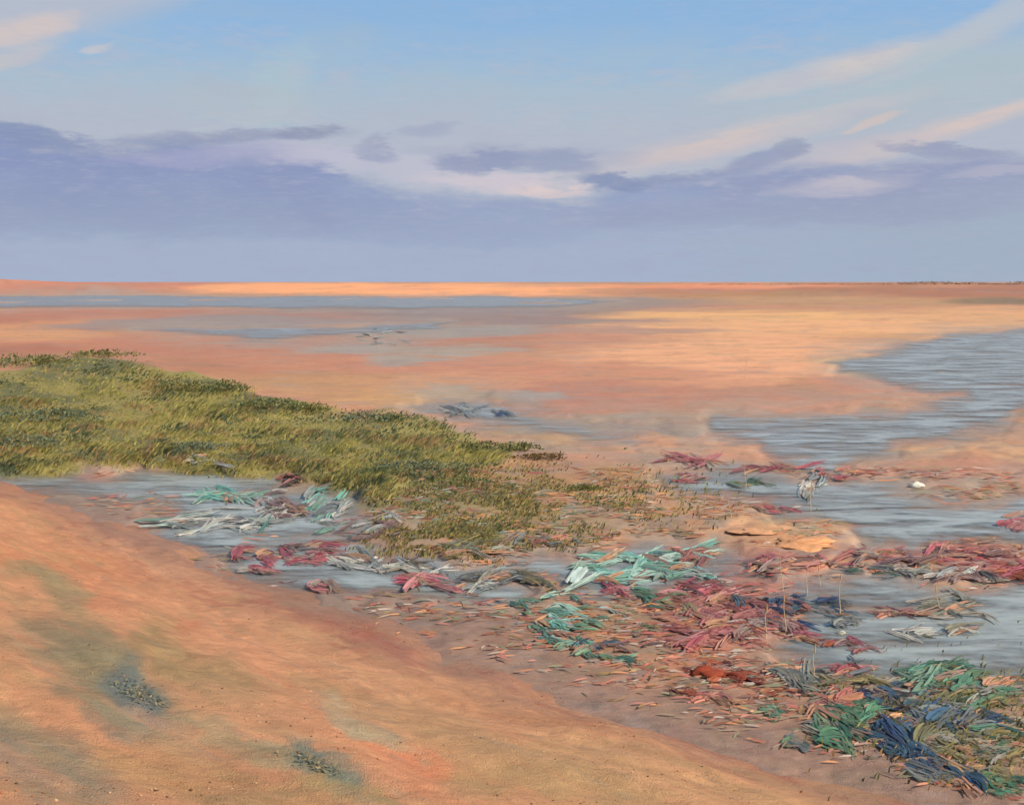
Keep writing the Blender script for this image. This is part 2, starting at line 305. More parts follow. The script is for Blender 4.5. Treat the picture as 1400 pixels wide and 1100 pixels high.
# ------------------------------------------------------------------ what the ground is made of (albedo by place)
# (bearing, line, half length, half depth, tilt, colour, strength, softness, wetness)
TINTS = [
 (60, 392, 260, 11, 0, (194, 128, 106), 1, .5, 0), (20, 386, 300, 5, 0, (206, 132, 108), .8, .6, 0), (560, 395, 330, 9, 0, (248, 170, 122), 1, .5, 0), (330, 394, 80, 6, 0, (236, 166, 122), .8, .8, 0), (1200, 397, 400, 9, 0, (182, 126, 102), 1, .5, 0), (1320, 399, 260, 8, 0, (168, 116, 96), .9, .8, 0), (980, 391, 160, 3.5, 0, (226, 146, 112), .9, .8, 0), (1040, 402, 200, 4, 0, (176, 134, 100), .8, .8, 0),
 (1130, 411, 280, 6, 0, (186, 146, 112), .9, .6, 0), (800, 415, 170, 10, 0, (150, 136, 132), .9, .8, 1), (1390, 411, 90, 5, 0, (126, 112, 94), .9, .8, 0),
 (160, 431, 330, 10, 0, (184, 120, 104), 1, .6, 0), (430, 433, 190, 11, 0, (164, 122, 118), .95, .7, 0), (680, 434, 190, 14, 0, (146, 130, 132), .9, .7, 1), (560, 424, 200, 6, 0, (136, 128, 136), .8, .8, 1), (70, 445, 180, 8, 2, (204, 146, 112), .8, .8, 0), (850, 440, 90, 6, 0, (160, 140, 134), .7, .8, 1),
 (110, 466, 200, 13, -2, (196, 132, 108), .9, .8, 0), (30, 480, 120, 8, 0, (172, 112, 94), .8, .8, 0), (60, 458, 90, 7, 0, (214, 160, 118), .7, .9, 0), (330, 482, 220, 18, -3, (190, 128, 108), .95, .8, 0), (300, 506, 150, 10, -3, (182, 126, 102), .8, .8, 0), (480, 500, 160, 14, -3, (198, 138, 114), .8, .9, 0), (500, 528, 200, 16, -3, (196, 148, 112), .9, .8, 0),
 (640, 464, 200, 14, 0, (182, 128, 116), .9, .8, 0), (440, 472, 110, 8, 0, (172, 136, 130), .8, .8, 1), (520, 470, 70, 14, 0, (164, 150, 146), .7, .9, 1), (640, 484, 130, 9, 0, (176, 146, 128), .8, .9, 0), (700, 500, 190, 18, 0, (200, 142, 120), .9, .9, 0), (650, 525, 140, 14, 0, (206, 152, 122), .8, .9, 0),
 (1130, 446, 320, 16, 1, (230, 174, 132), 1, .7, 0), (1010, 430, 190, 7, 0, (228, 176, 126), .95, .7, 0), (1340, 430, 160, 12, 1, (220, 168, 128), .85, .8, 0), (860, 452, 130, 5, 0, (174, 142, 134), .85, .7, 0), (830, 466, 130, 10, 0, (196, 142, 122), .8, .8, 0), (1250, 458, 130, 5, 0, (204, 158, 118), .6, .8, 0), (960, 468, 130, 4, 0, (206, 158, 128), .7, .8, 0), (1010, 480, 230, 18, 1, (234, 174, 136), .95, .8, 0), (1050, 503, 130, 18, 0, (236, 174, 138), .9, .9, 0), (1100, 424, 160, 3, 0, (196, 146, 116), .6, .8, 0), (1170, 492, 60, 10, 0, (196, 164, 110), .7, .9, 0),
 (840, 515, 180, 18, 0, (206, 146, 122), .85, .9, 0), (800, 542, 180, 16, 0, (192, 130, 116), .9, .8, 0), (880, 532, 150, 8, 0, (186, 134, 118), .8, .8, 0), (990, 542, 170, 16, 0, (192, 136, 118), .9, .8, 0), (1230, 526, 120, 11, -2, (200, 138, 120), .9, .8, 0), (1080, 558, 110, 10, 0, (204, 144, 122), .8, .9, 0), (960, 566, 140, 8, 0, (190, 138, 118), .8, .9, 0),
 (330, 440, 180, 8, 0, (150, 138, 142), .95, .7, 1), (600, 452, 144, 8, 1, (158, 152, 152), .95, .7, 1), (480, 478, 84, 7, 2, (166, 156, 152), .95, .7, 1), (620, 478, 84, 7, 0, (170, 158, 150), .95, .7, 1), (560, 492, 72, 7, 0, (168, 156, 150), .95, .7, 1), (700, 540, 72, 7, 0, (164, 158, 156), .95, .7, 1), (610, 536, 48, 7, 0, (162, 160, 160), .95, .7, 1), (900, 586, 108, 9, 0, (160, 152, 148), .95, .7, 1), (780, 574, 108, 10, 0, (160, 154, 146), .95, .7, 1), (200, 446, 132, 7, 0, (160, 140, 136), .95, .7, 1), (1290, 500, 156, 19, 0, (170, 160, 146), .95, .7, 1), (1140, 584, 180, 13, 0, (168, 154, 144), .95, .7, 1),
 (560, 545, 130, 14, 0, (206, 160, 112), .8, .9, 0), (860, 575, 150, 14, 0, (178, 146, 124), .7, .9, 1), (780, 600, 160, 12, 0, (188, 150, 112), .8, .9, 0), (960, 606, 140, 13, 0, (220, 158, 124), .95, .8, 0), (900, 622, 180, 10, 0, (206, 144, 116), .9, .8, 0), (1080, 612, 60, 8, -8, (214, 148, 120), .8, .8, 0),
 (1340, 596, 130, 30, 6, (208, 152, 120), .95, .9, 0), (1320, 612, 140, 9, 0, (226, 172, 128), .9, .8, 0), (1200, 632, 140, 12, 2, (206, 150, 116), .85, .8, 0), (1290, 640, 160, 12, 0, (196, 138, 118), .9, .8, 0), (1380, 640, 80, 16, 0, (200, 140, 118), .9, .8, 0),
 (860, 650, 160, 22, 0, (196, 142, 112), .9, .9, 0), (760, 655, 130, 26, 0, (178, 138, 100), .85, .9, 0), (640, 685, 170, 32, -5, (146, 130, 88), .95, .9, 0), (540, 690, 160, 30, -4, (136, 126, 88), .9, .9, 0), (560, 715, 140, 22, -4, (146, 134, 100), .85, .9, 0), (760, 700, 150, 26, -3, (168, 140, 102), .85, .9, 0), (860, 690, 110, 14, -6, (220, 172, 128), .8, .9, 0), (790, 720, 120, 12, 0, (176, 152, 108), .7, .9, 0), (900, 715, 120, 18, 0, (172, 138, 106), .8, .9, 0),
 (640, 735, 120, 18, 0, (124, 126, 92), .75, .9, 0), (980, 700, 120, 14, -4, (204, 152, 110), .8, .9, 0), (1090, 738, 70, 18, 4, (244, 178, 122), .95, .7, 0), (1040, 722, 70, 8, 2, (240, 180, 136), .9, .7, 0), (1110, 792, 90, 16, 0, (222, 152, 106), .9, .8, 0), (1000, 740, 80, 12, 0, (184, 136, 108), .8, .9, 0),
 (1250, 762, 220, 14, -3, (172, 98, 98), .9, .8, 0), (1370, 775, 90, 22, -4, (178, 92, 92), .9, .8, 0), (1385, 712, 40, 14, 0, (170, 88, 92), .85, .8, 0), (1180, 720, 130, 12, 0, (178, 152, 122), .7, .9, 1), (1290, 722, 60, 9, 0, (166, 166, 132), .7, .9, 1),
 (450, 770, 150, 20, 0, (164, 116, 122), .8, .9, 1), (600, 812, 160, 20, -6, (150, 118, 112), .8, .9, 1), (420, 800, 90, 10, -8, (160, 84, 92), .8, .9, 1), (280, 742, 100, 10, -14, (148, 126, 96), .8, .9, 1), (60, 660, 130, 12, -8, (120, 114, 104), .85, .9, 1),
 (900, 830, 150, 34, -4, (182, 130, 96), .9, .9, 0), (800, 850, 120, 30, -8, (178, 132, 96), .8, .9, 0), (700, 855, 120, 20, -12, (158, 118, 96), .85, .9, 1), (880, 880, 130, 18, -4, (200, 148, 108), .8, .9, 0), (1000, 790, 150, 30, 0, (176, 104, 98), .85, .9, 0), (1000, 850, 150, 32, 4, (164, 94, 96), .85, .9, 0), (960, 900, 120, 14, 4, (208, 142, 106), .85, .9, 0), (1080, 900, 120, 24, 0, (160, 124, 108), .8, .9, 1), (1180, 950, 140, 26, 0, (166, 124, 98), .7, .9, 1),
 (1300, 935, 170, 30, 0, (104, 118, 96), .8, .9, 1), (1310, 1000, 160, 40, -6, (112, 112, 90), .85, .9, 1), (1390, 1040, 100, 40, 0, (118, 118, 88), .85, .9, 1), (1240, 940, 80, 16, 0, (128, 128, 128), .6, .9, 1),
]
DTINTS = [   # on the dune
 (60, 690, 160, 18, -16, (190, 118, 88), .8, .9, 1), (170, 706, 110, 12, -24, (168, 84, 68), .75, .9, 1), (320, 760, 150, 16, -24, (176, 120, 90), .8, .9, 1), (240, 745, 90, 12, -28, (222, 156, 116), .8, .9, 0), (440, 816, 150, 18, -18, (164, 122, 94), .85, .9, 1), (365, 820, 60, 10, -28, (170, 106, 92), .7, .9, 1),
 (480, 850, 140, 10, -20, (172, 108, 90), .7, .9, 1), (530, 870, 60, 10, -34, (178, 92, 74), .85, .9, 0), (640, 880, 130, 16, -18, (174, 116, 90), .85, .9, 1), (690, 880, 80, 12, -20, (172, 96, 82), .7, .9, 0), (760, 930, 150, 16, -16, (196, 126, 98), .85, .9, 0), (800, 935, 60, 7, -28, (176, 104, 98), .8, .9, 0), (930, 985, 180, 18, -12, (182, 122, 90), .85, .9, 0), (1110, 1030, 160, 16, -14, (190, 122, 90), .85, .9, 0), (900, 970, 60, 7, -4, (214, 146, 114), .7, .9, 0),
 (200, 800, 240, 60, -24, (214, 150, 112), .9, 1, 0), (90, 770, 120, 18, -8, (204, 128, 90), .7, 1, 0), (40, 740, 100, 40, -12, (214, 148, 108), .6, 1, 0), (100, 800, 60, 14, -34, (216, 136, 98), .7, 1, 0), (380, 900, 260, 60, -20, (212, 150, 114), .9, 1, 0), (600, 960, 220, 50, -22, (210, 152, 114), .85, 1, 0),
 (50, 800, 40, 22, -40, (172, 140, 104), .8, 1, 0), (130, 880, 70, 24, -34, (168, 138, 104), .7, 1, 0), (190, 885, 36, 20, 20, (160, 132, 96), .7, .8, 0), (150, 930, 130, 42, -30, (150, 132, 108), .8, 1, 0), (180, 945, 60, 22, -34, (118, 122, 118), .75, .9, 0), (160, 985, 60, 14, -30, (130, 130, 120), .6, .9, 0), (290, 925, 60, 36, -40, (186, 142, 104), .8, .8, 0), (240, 870, 14, 40, -70, (206, 128, 96), .7, .9, 0),
 (40, 1000, 120, 30, -24, (186, 144, 114), .7, 1, 0), (60, 1040, 120, 26, -30, (164, 138, 110), .8, 1, 0), (40, 1060, 60, 20, -40, (128, 118, 104), .6, 1, 0), (300, 1070, 200, 34, -14, (192, 148, 104), .8, 1, 0), (330, 1010, 70, 10, -24, (168, 152, 120), .7, .9, 0), (430, 1042, 60, 20, -38, (128, 132, 116), .75, .9, 0), (470, 1080, 70, 12, -20, (170, 140, 98), .7, .9, 0), (350, 985, 60, 40, 0, (200, 146, 110), .6, 1, 0),
 (520, 1000, 60, 12, -34, (190, 164, 132), .7, .9, 0), (560, 1050, 110, 26, -24, (216, 142, 104), .85, 1, 0), (700, 1050, 160, 34, -16, (208, 154, 110), .8, 1, 0), (900, 1060, 240, 34, -8, (202, 156, 114), .9, 1, 0), (640, 1010, 200, 26, -20, (196, 152, 112), .8, 1, 0), (250, 780, 160, 20, -24, (220, 158, 122), .8, 1, 0), (520, 930, 150, 18, -20, (216, 160, 122), .7, 1, 0), (760, 1080, 200, 16, -8, (184, 148, 106), .7, 1, 0), (800, 1000, 220, 14, -14, (198, 140, 104), .7, 1, 0), (1100, 1075, 200, 20, -8, (206, 150, 110), .8, 1, 0), (1050, 1050, 120, 10, -12, (186, 136, 100), .7, 1, 0), (1300, 1088, 120, 14, -16, (150, 128, 92), .7, 1, 0),
 (140, 930, 120, 40, -32, (146, 134, 104), .8, 1, 0), (185, 948, 66, 24, -34, (112, 122, 122), .85, .9, 0), (75, 810, 50, 24, -50, (160, 140, 106), .8, 1, 0), (230, 890, 60, 26, -40, (156, 136, 96), .75, 1, 0), (60, 1030, 130, 34, -28, (150, 134, 112), .8, 1, 0), (20, 1060, 60, 24, -40, (116, 116, 108), .75, 1, 0), (435, 1044, 60, 22, -38, (120, 130, 116), .85, .9, 0), (330, 1012, 90, 12, -22, (160, 146, 114), .8, .9, 0), (300, 930, 70, 34, -40, (176, 142, 104), .7, 1, 0), (560, 1045, 60, 22, -28, (222, 138, 100), .7, 1, 0), (500, 995, 70, 12, -30, (186, 166, 134), .8, .9, 0), (450, 1085, 120, 14, -14, (166, 142, 100), .7, 1, 0),
]
def ground_colour(px, py, base, tints, seed, mix_amt):
    c = np.repeat(lin(base)[None], len(px), 0); wet = np.zeros(len(px))
    wx, wy = drift(px, py, seed)
    for cx, cy, rx, ry, deg, cc, al, soft, w in tints:
        t = math.radians(deg); R = max(rx, ry) * 1.6 + 20
        sel = (np.abs(wx - cx) < R) & (np.abs(wy - cy) < R)
        if not sel.any(): continue
        u = wx[sel] - cx; v = -(wy[sel] - cy)
        q = ((u * math.cos(t) + v * math.sin(t)) / rx) ** 2 + ((v * math.cos(t) - u * math.sin(t)) / ry) ** 2
        m = sstep(q, 1 + soft, max(1 - soft, 0.0)) * al
        c[sel] = c[sel] * (1 - m[:, None]) + lin(cc)[None] * m[:, None]
        wet[sel] = wet[sel] * (1 - m) + w * m
    return c, wet

def mesh_obj(name, verts, faces, mats, parent=None, cols=None, wet=None, smooth_=True):
    me = bpy.data.meshes.new(name)
    verts = np.asarray(verts, np.float32); faces = np.asarray(faces, np.int32)
    k = faces.shape[1]
    me.vertices.add(len(verts)); me.vertices.foreach_set('co', verts.ravel())
    me.loops.add(faces.size); me.loops.foreach_set('vertex_index', faces.ravel())
    me.polygons.add(len(faces)); me.polygons.foreach_set('loop_start', np.arange(0, faces.size, k, dtype=np.int32))
    if smooth_: me.polygons.foreach_set('use_smooth', np.ones(len(faces), bool))
    me.update(calc_edges=True)
    if cols is not None:
        at = me.attributes.new('tone', 'FLOAT_COLOR', 'POINT')
        at.data.foreach_set('color', np.concatenate([np.asarray(cols, np.float32), np.ones((len(verts), 1), np.float32)], 1).ravel())
    if wet is not None:
        at = me.attributes.new('wet', 'FLOAT', 'POINT'); at.data.foreach_set('value', np.asarray(wet, np.float32))
    me.materials.append(mats)
    o = bpy.data.objects.new(name, me); COL.objects.link(o)
    if parent: o.parent = parent
    return o
def tag(o, label=None, cat=None, group=None, kind=None):
    if label: o['label'] = label
    if cat: o['category'] = cat
    if group: o['group'] = group
    if kind: o['kind'] = kind
    return o
def empty(name, loc, rz=0):
    o = bpy.data.objects.new(name, None); COL.objects.link(o); o.location = loc; o.rotation_euler.z = rz
    o.empty_display_size = .2; return o
def grid_faces(nr, nc, keep=None):
    i = np.arange(nr * nc).reshape(nr, nc)
    f = np.stack([i[:-1, :-1], i[:-1, 1:], i[1:, 1:], i[1:, :-1]], -1).reshape(-1, 4)
    return f if keep is None else f[keep.reshape(-1)]

# ------------------------------------------------------------------ materials
def new_mat(name):
    m = bpy.data.materials.new(name); m.use_nodes = True
    nt = m.node_tree; nt.nodes.clear()
    b = N(nt, 'ShaderNodeBsdfPrincipled'); o = N(nt, 'ShaderNodeOutputMaterial'); nt.links.new(b.outputs[0], o.inputs[0])
    return m, nt, b
def sand_material(name, stretch, rot, bump, ripple=0.0):
    m, nt, b = new_mat(name)
    at = N(nt, 'ShaderNodeAttribute', attribute_name='tone'); wt = N(nt, 'ShaderNodeAttribute', attribute_name='wet')
    pos = N(nt, 'ShaderNodeNewGeometry').outputs['Position']
    v = mapping(nt, pos, stretch, rot)
    n1 = noise(nt, v, 2.2, 4, .65, .6); n2 = noise(nt, v, 11, 4, .65, .4); n3 = noise(nt, pos, 90, 2, .6)
    f = math_(nt, 'ADD', math_(nt, 'MULTIPLY', n1, .36), math_(nt, 'ADD', math_(nt, 'MULTIPLY', n2, .40), math_(nt, 'MULTIPLY', n3, .26)))
    val = math_(nt, 'ADD', f, .49)
    c = N(nt, 'ShaderNodeVectorMath', operation='SCALE'); nt.links.new(at.outputs['Color'], c.inputs[0]); nt.links.new(val, c.inputs['Scale'])
    # mineral tints: rosy streaks, a few dark shell grains
    c2 = mixc(nt, math_(nt, 'MULTIPLY', smooth(nt, noise(nt, v, 4.1, 4, .65, 1.0), .50, .70), .55), c.outputs[0], (.94, .86, .87), 'MULTIPLY')
    c2 = mixc(nt, math_(nt, 'MULTIPLY', smooth(nt, n3, .68, .76), .5), c2, (.30, .25, .22))
    nt.links.new(c2, b.inputs['Base Color'])
    mr = N(nt, 'ShaderNodeMapRange'); nt.links.new(wt.outputs['Fac'], mr.inputs[0]); mr.inputs[3].default_value = .95; mr.inputs[4].default_value = .55
    nt.links.new(mr.outputs[0], b.inputs['Roughness']); b.inputs['Specular IOR Level'].default_value = .25
    hgt = math_(nt, 'ADD', math_(nt, 'MULTIPLY', n2, 1.0), math_(nt, 'MULTIPLY', n3, .5))
    if ripple:      # wind ripples, patchy
        wv_ = N(nt, 'ShaderNodeTexWave', wave_type='BANDS', bands_direction='Y'); nt.links.new(v, wv_.inputs['Vector'])
        wv_.inputs['Scale'].default_value = 2.6; wv_.inputs['Distortion'].default_value = 5.0; wv_.inputs['Detail'].default_value = 2.0; wv_.inputs['Detail Scale'].default_value = .6
        hgt = math_(nt, 'ADD', hgt, math_(nt, 'MULTIPLY', math_(nt, 'MULTIPLY', wv_.outputs['Fac'], smooth(nt, n1, .40, .60)), ripple))
    bp = N(nt, 'ShaderNodeBump'); bp.inputs['Strength'].default_value = .7; bp.inputs['Distance'].default_value = bump
    nt.links.new(hgt, bp.inputs['Height']); nt.links.new(bp.outputs[0], b.inputs['Normal'])
    return m
ANG = math.atan2(A_[1], A_[0])
M_FLAT = sand_material('flat_sand', (.45, 1.0, 1), (0, 0, 0), .04)
M_DUNE = sand_material('dune_sand', (.6, 1.0, 1), (0, 0, -ANG), .05, .12)

def water_material():
    """silty still water: the shallows thin out over the sand (depth is stored with the sheet)"""
    m, nt, b = new_mat('still_water')
    pos = N(nt, 'ShaderNodeNewGeometry').outputs['Position']
    v = mapping(nt, pos, (.35, 1, 1))
    n1 = noise(nt, v, 1.1, 4, .65, .6); n2 = noise(nt, v, 7, 3, .6, .3)
    c = mixc(nt, smooth(nt, n1, .38, .62), tuple(alb((126, 136, 142))), tuple(alb((162, 169, 172))))
    nt.links.new(c, b.inputs['Base Color'])
    b.inputs['Roughness'].default_value = .2; b.inputs['IOR'].default_value = 1.33
    bp = N(nt, 'ShaderNodeBump'); bp.inputs['Strength'].default_value = .6; bp.inputs['Distance'].default_value = .03
    nt.links.new(n2, bp.inputs['Height']); nt.links.new(bp.outputs[0], b.inputs['Normal'])
    dp = N(nt, 'ShaderNodeAttribute', attribute_name='wet').outputs['Fac']
    nz = math_(nt, 'ADD', math_(nt, 'MULTIPLY', math_(nt, 'SUBTRACT', n1, .5), 2.4), math_(nt, 'MULTIPLY', math_(nt, 'SUBTRACT', n2, .5), 1.2))
    dd = math_(nt, 'MULTIPLY', dp, math_(nt, 'ADD', 1.0, nz))
    nt.links.new(smooth(nt, dd, .15, 1.35), b.inputs['Alpha'])
    return m
M_WATER = water_material()

def tone_material(name, rough, trans=0.0, spec=.3, use_obj=True, streak=None):
    """colour from the object's own colour times the tone stored along the piece"""
    m, nt, b = new_mat(name)
    at = N(nt, 'ShaderNodeAttribute', attribute_name='tone')
    c = at.outputs['Color']
    tcn = N(nt, 'ShaderNodeTexCoord').outputs['Object']
    if use_obj:
        oi = N(nt, 'ShaderNodeObjectInfo'); c = mixc(nt, 1.0, oi.outputs['Color'], c, 'MULTIPLY')
    if streak:
        n = noise(nt, mapping(nt, tcn, streak), 1.0, 4, .65, .3)
        sc_ = N(nt, 'ShaderNodeVectorMath', operation='SCALE'); nt.links.new(c, sc_.inputs[0]); nt.links.new(math_(nt, 'ADD', math_(nt, 'MULTIPLY', n, 1.3), .36), sc_.inputs['Scale']); c = sc_.outputs[0]
        bp = N(nt, 'ShaderNodeBump'); bp.inputs['Strength'].default_value = .5; bp.inputs['Distance'].default_value = .01
        nt.links.new(n, bp.inputs['Height']); nt.links.new(bp.outputs[0], b.inputs['Normal'])
    nt.links.new(c, b.inputs['Base Color'])
    b.inputs['Roughness'].default_value = rough; b.inputs['Specular IOR Level'].default_value = spec
    if trans:
        tr = N(nt, 'ShaderNodeBsdfTranslucent'); nt.links.new(c, tr.inputs[0])
        mx = N(nt, 'ShaderNodeMixShader'); mx.inputs[0].default_value = trans
        nt.links.new(b.outputs[0], mx.inputs[1]); nt.links.new(tr.outputs[0], mx.inputs[2])
        nt.links.new(mx.outputs[0], [n for n in nt.nodes if n.type == 'OUTPUT_MATERIAL'][0].inputs[0])
    return m
M_FROND = tone_material('seaweed_blade', .42, .18, .35, True, (5, 34, 34))
M_GRASS = tone_material('grass_blade', .7, .25, .2, False)
M_LEAF = tone_material('shrub_leaf', .6, .2, .25, False)
M_STONE = tone_material('stone', .8, 0, .3, True, (9, 9, 14))
M_STEM = tone_material('dry_stem', .8, 0, .2, True, (20, 20, 3))

# ------------------------------------------------------------------ the tidal flat, one sheet to the horizon
pyr = np.concatenate([HZ + np.geomspace(.5, 12, 44), np.arange(HZ + 12.5, 1190, 1.3)])[::-1]
pxr = np.arange(-460, 1861, 4.0)
PX, PY = np.meshgrid(pxr, pyr)
fx_, fy_ = flat_at(PX.ravel(), PY.ravel())
z, halo, pool, mm = H_flat(fx_, fy_, True)
spx, spy = survey(fx_, fy_, z)
c, wet = ground_colour(spx, spy, (194, 142, 116), TINTS, 13, 0)
# broken colour: rosy, ochre, mauve and grey-violet drifts over the flat, long along the shore
kk = np.clip((spy - HZ) / 300, .08, 1.2)
def drifts(px, py, kk, seed, lx, ly): return fbm(px / lx, py / (ly * kk + 2), seed, 5, .62)
for cc, seed, lx, ly, lo, hi_, al in (((222, 170, 132), 101, 130, 26, .12, .5, .35), ((172, 118, 112), 103, 110, 22, .10, .45, .55), ((158, 142, 110), 105, 90, 18, .12, .45, .5), ((150, 142, 146), 107, 80, 12, .14, .45, .6), ((206, 132, 108), 109, 50, 10, .2, .5, .4), ((124, 102, 98), 111, 40, 9, .24, .55, .5)):
    m = (sstep(drifts(spx, spy, kk, seed, lx, ly), lo, hi_) * al * (.45 + .55 * sstep(spy, 520, 700)))[:, None]
    c = c * (1 - m) + lin(cc)[None] * m
# damp rim and silty bed of each pool
rim = (halo * (.30 + .45 * sstep(fbm(spx / 60, spy / (12 * kk + 2), 171, 4), -.25, .25)))[:, None]; c = c * (1 - rim) + lin((166, 154, 148))[None] * rim
wet = np.maximum(wet * .8, sstep(pool, .0, .5))
# damp tide line along the foot of the dune
_, dd_ = dune_sd(fx_, fy_)
dl = (sstep(dd_ + .5 * fbm(spx / 60, spy / 16, 181, 4), -2.0, -.1) * .72)[:, None]; c = c * (1 - dl) + (lin((142, 120, 112)) * (1 + .25 * fbm(spx / 30, spy / 8, 183, 4))[:, None]) * dl; wet = np.maximum(wet, dl[:, 0])
# grass bank soil
g1 = lin((150, 140, 84)); g2 = lin((104, 108, 76)); gs = sstep(fbm(spx / 70, spy / 16, 121), -.15, .35)[:, None]
gm = (sstep(mm, .1, .7) * .95)[:, None]; c = c * (1 - gm) + (g1 * (1 - gs) + g2 * gs) * gm
v_ = 1 + (.05 + .15 * sstep(spy, 560, 760)) * fbm(spx / 26, spy / (6 * kk + 1.5), 131, 4); c = c * v_[:, None]
lum = (c @ np.array([.3, .59, .11]))[:, None]; c = c * .97 + lum * .03
c = np.clip(c / LIGHT, .012, .86)
tag(mesh_obj('sand_flat', np.stack([fx_, fy_, z], 1), grid_faces(*PX.shape), M_FLAT, None, c, wet), 'rosy tidal flat of damp sand reaching to the horizon', None, None, 'structure')

# ------------------------------------------------------------------ the near dune
sv = np.concatenate([np.arange(-46, -16, .11), np.arange(-16, 9, .042)]); dv = np.concatenate([np.arange(-2.2, 8.2, .036), np.arange(8.2, 16, .25)])
SG, DG = np.meshgrid(sv, dv)
NG = DG + np.interp(SG, FS, FN)
dx_, dy_ = (SG * A_[0] + NG * B_[0]).ravel(), (SG * A_[1] + NG * B_[1]).ravel()
det = A_[0] * B_[1] - A_[1] * B_[0]      # A and B are close to orthonormal; solve exactly
dx_ = ((SG * B_[1] - NG * A_[1]) / det).ravel(); dy_ = ((A_[0] * NG - B_[0] * SG) / det).ravel()
z = H_dune(dx_, dy_)
spx, spy = survey(dx_, dy_, z)
c, wet = ground_colour(spx, spy, (208, 150, 112), DTINTS, 17, 0)
s_, d_ = SG.ravel(), DG.ravel()
for cc, seed, ls, ld, lo, hi_, al in (((222, 162, 124), 201, 1.6, .34, .08, .5, .35), ((196, 132, 102), 203, 1.3, .26, .12, .5, .22), ((184, 150, 110), 205, 1.0, .3, .12, .45, .4), ((212, 142, 108), 207, .7, .14, .2, .5, .2), ((160, 138, 118), 209, .5, .12, .24, .55, .35)):
    m = (sstep(fbm(s_ / ls, d_ / ld, seed, 5, .6), lo, hi_) * al)[:, None]; c = c * (1 - m) + lin(cc)[None] * m
damp = np.clip(sstep(-d_ - .35 * fbm(s_ / 1.2, d_ / .8, 223), -1.7, .2) * .8 * (.6 + .6 * sstep(fbm(s_ / .9, d_ / .4, 221), -.3, .3)), 0, .92)[:, None]
c = c * (1 - damp) + lin((168, 126, 106))[None] * damp
red = (sstep(fbm(s_ / .5, d_ / .18, 227, 4), .15, .5) * sstep(-np.abs(d_ - .7), -.8, -.2) * .4)[:, None]; c = c * (1 - red) + lin((166, 92, 82))[None] * red; wet = np.maximum(wet * .7, damp[:, 0])
c = np.clip(c * (1 + .12 * fbm(s_ / .5, d_ / .12, 225, 4))[:, None] / (LIGHT * np.array([1.12, 1.09, 1.03])), .012, .86)   # the slope faces the sun
tag(mesh_obj('sand_dune', np.stack([dx_, dy_, z], 1), grid_faces(*SG.shape), M_DUNE, None, c, wet), 'peach sand dune sloping down across the foreground', None, None, 'structure')

# ------------------------------------------------------------------ water in the pools
PLABEL = {'far': 'blue-grey tidal channel below the far sandbar', 'streak': 'thin bluish streak of water on the rosy flat', 'bend': 'grey bending creek on the right of the flat', 'lagoon': 'wide grey lagoon behind the crimson strip',
          'near': 'grey rippled pool at the right edge', 'left': 'pale pool under the green marsh bank', 'pink': 'shallow pool among the crimson weed', 'mid': 'small shallow water right of the marsh tip', 'teal': 'shallow water around the turquoise weed'}
for i, k in enumerate(PNAMES):
    pp = np.array(POOLS[k]); h = max(1.0, (pp[:, 1].mean() - HZ) / 60)
    gx = np.arange(pp[:, 0].min() - 70, pp[:, 0].max() + 71, 6.0); gy = np.arange(max(HZ + 9, pp[:, 1].min() - 40), pp[:, 1].max() + 41, min(3.0, h))
    GX, GY = np.meshgrid(gx, gy); x, y = flat_at(GX.ravel(), GY.ravel())
    m = pool_masks(GX.ravel(), GY.ravel())[k].reshape(GX.shape)
    keep = np.maximum.reduce([m[:-1, :-1], m[1:, :-1], m[:-1, 1:], m[1:, 1:]]) > .08
    f = grid_faces(*GX.shape, keep=keep)
    used, inv = np.unique(f, return_inverse=True)
    zz = -.034 - .0025 * i
    V = np.stack([x, y, np.full(x.shape, zz)], 1)[used]
    tag(mesh_obj('water', V, inv.reshape(-1, 4)[:, ::-1], M_WATER, None, None, m.ravel()[used]), PLABEL[k], None, None, 'structure')

# ------------------------------------------------------------------ grass on the marsh bank
def blades(px, py, hgt, wid, tones, lean=.5, sway=0.35):
    x, y, z = ground_at(px, py); n = len(x)
    h = hgt * (.55 + .9 * RNG.random(n)); w = wid * (.6 + .8 * RNG.random(n)) * np.clip(y / 26, .5, 2.2)
    th = RNG.normal(0, .7, n); ux, uy = np.cos(th), np.sin(th)
    lx = lean * h * (.5 + RNG.random(n)) + RNG.normal(0, sway, n) * h; ly = RNG.normal(0, sway, n) * h
    P = np.empty((n, 5, 3))
    P[:, 0] = np.stack([x - ux * w / 2, y - uy * w / 2, z - .03], 1); P[:, 1] = np.stack([x + ux * w / 2, y + uy * w / 2, z - .03], 1)
    P[:, 2] = np.stack([x + ux * w * .4 + lx * .35, y + uy * w * .4 + ly * .35, z + h * .6], 1); P[:, 3] = np.stack([x - ux * w * .4 + lx * .35, y - uy * w * .4 + ly * .35, z + h * .6], 1)
    P[:, 4] = np.stack([x + lx, y + ly, z + h], 1)
    b = np.arange(n)[:, None] * 5
    T = np.concatenate([b + [0, 1, 2], b + [0, 2, 3], b + [3, 2, 4]], 0)
    return P.reshape(-1, 3), T, np.repeat(tones, 5, 0)
def sample_poly(poly, n, maskfn, seed):
    pp = np.array(poly); r = np.random.default_rng(seed)
    px = r.uniform(max(-160, pp[:, 0].min()), min(1560, pp[:, 0].max()) + 30, n); py = r.uniform(pp[:, 1].min() - 12, pp[:, 1].max() + 12, n)
    k = maskfn(px, py) > r.random(n) * .8 + .1
    return px[k], py[k]
px, py = sample_poly(MARSH, 50000, lambda a, b: marsh_mask(a, b) * (.55 + .45 * sstep(fbm(a / 40, b / 10, 191, 4), -.35, .1)), 5)
r1 = fbm(px / 60, py / 13, 121, 4); r2 = fbm(px / 24, py / 8, 141, 3)
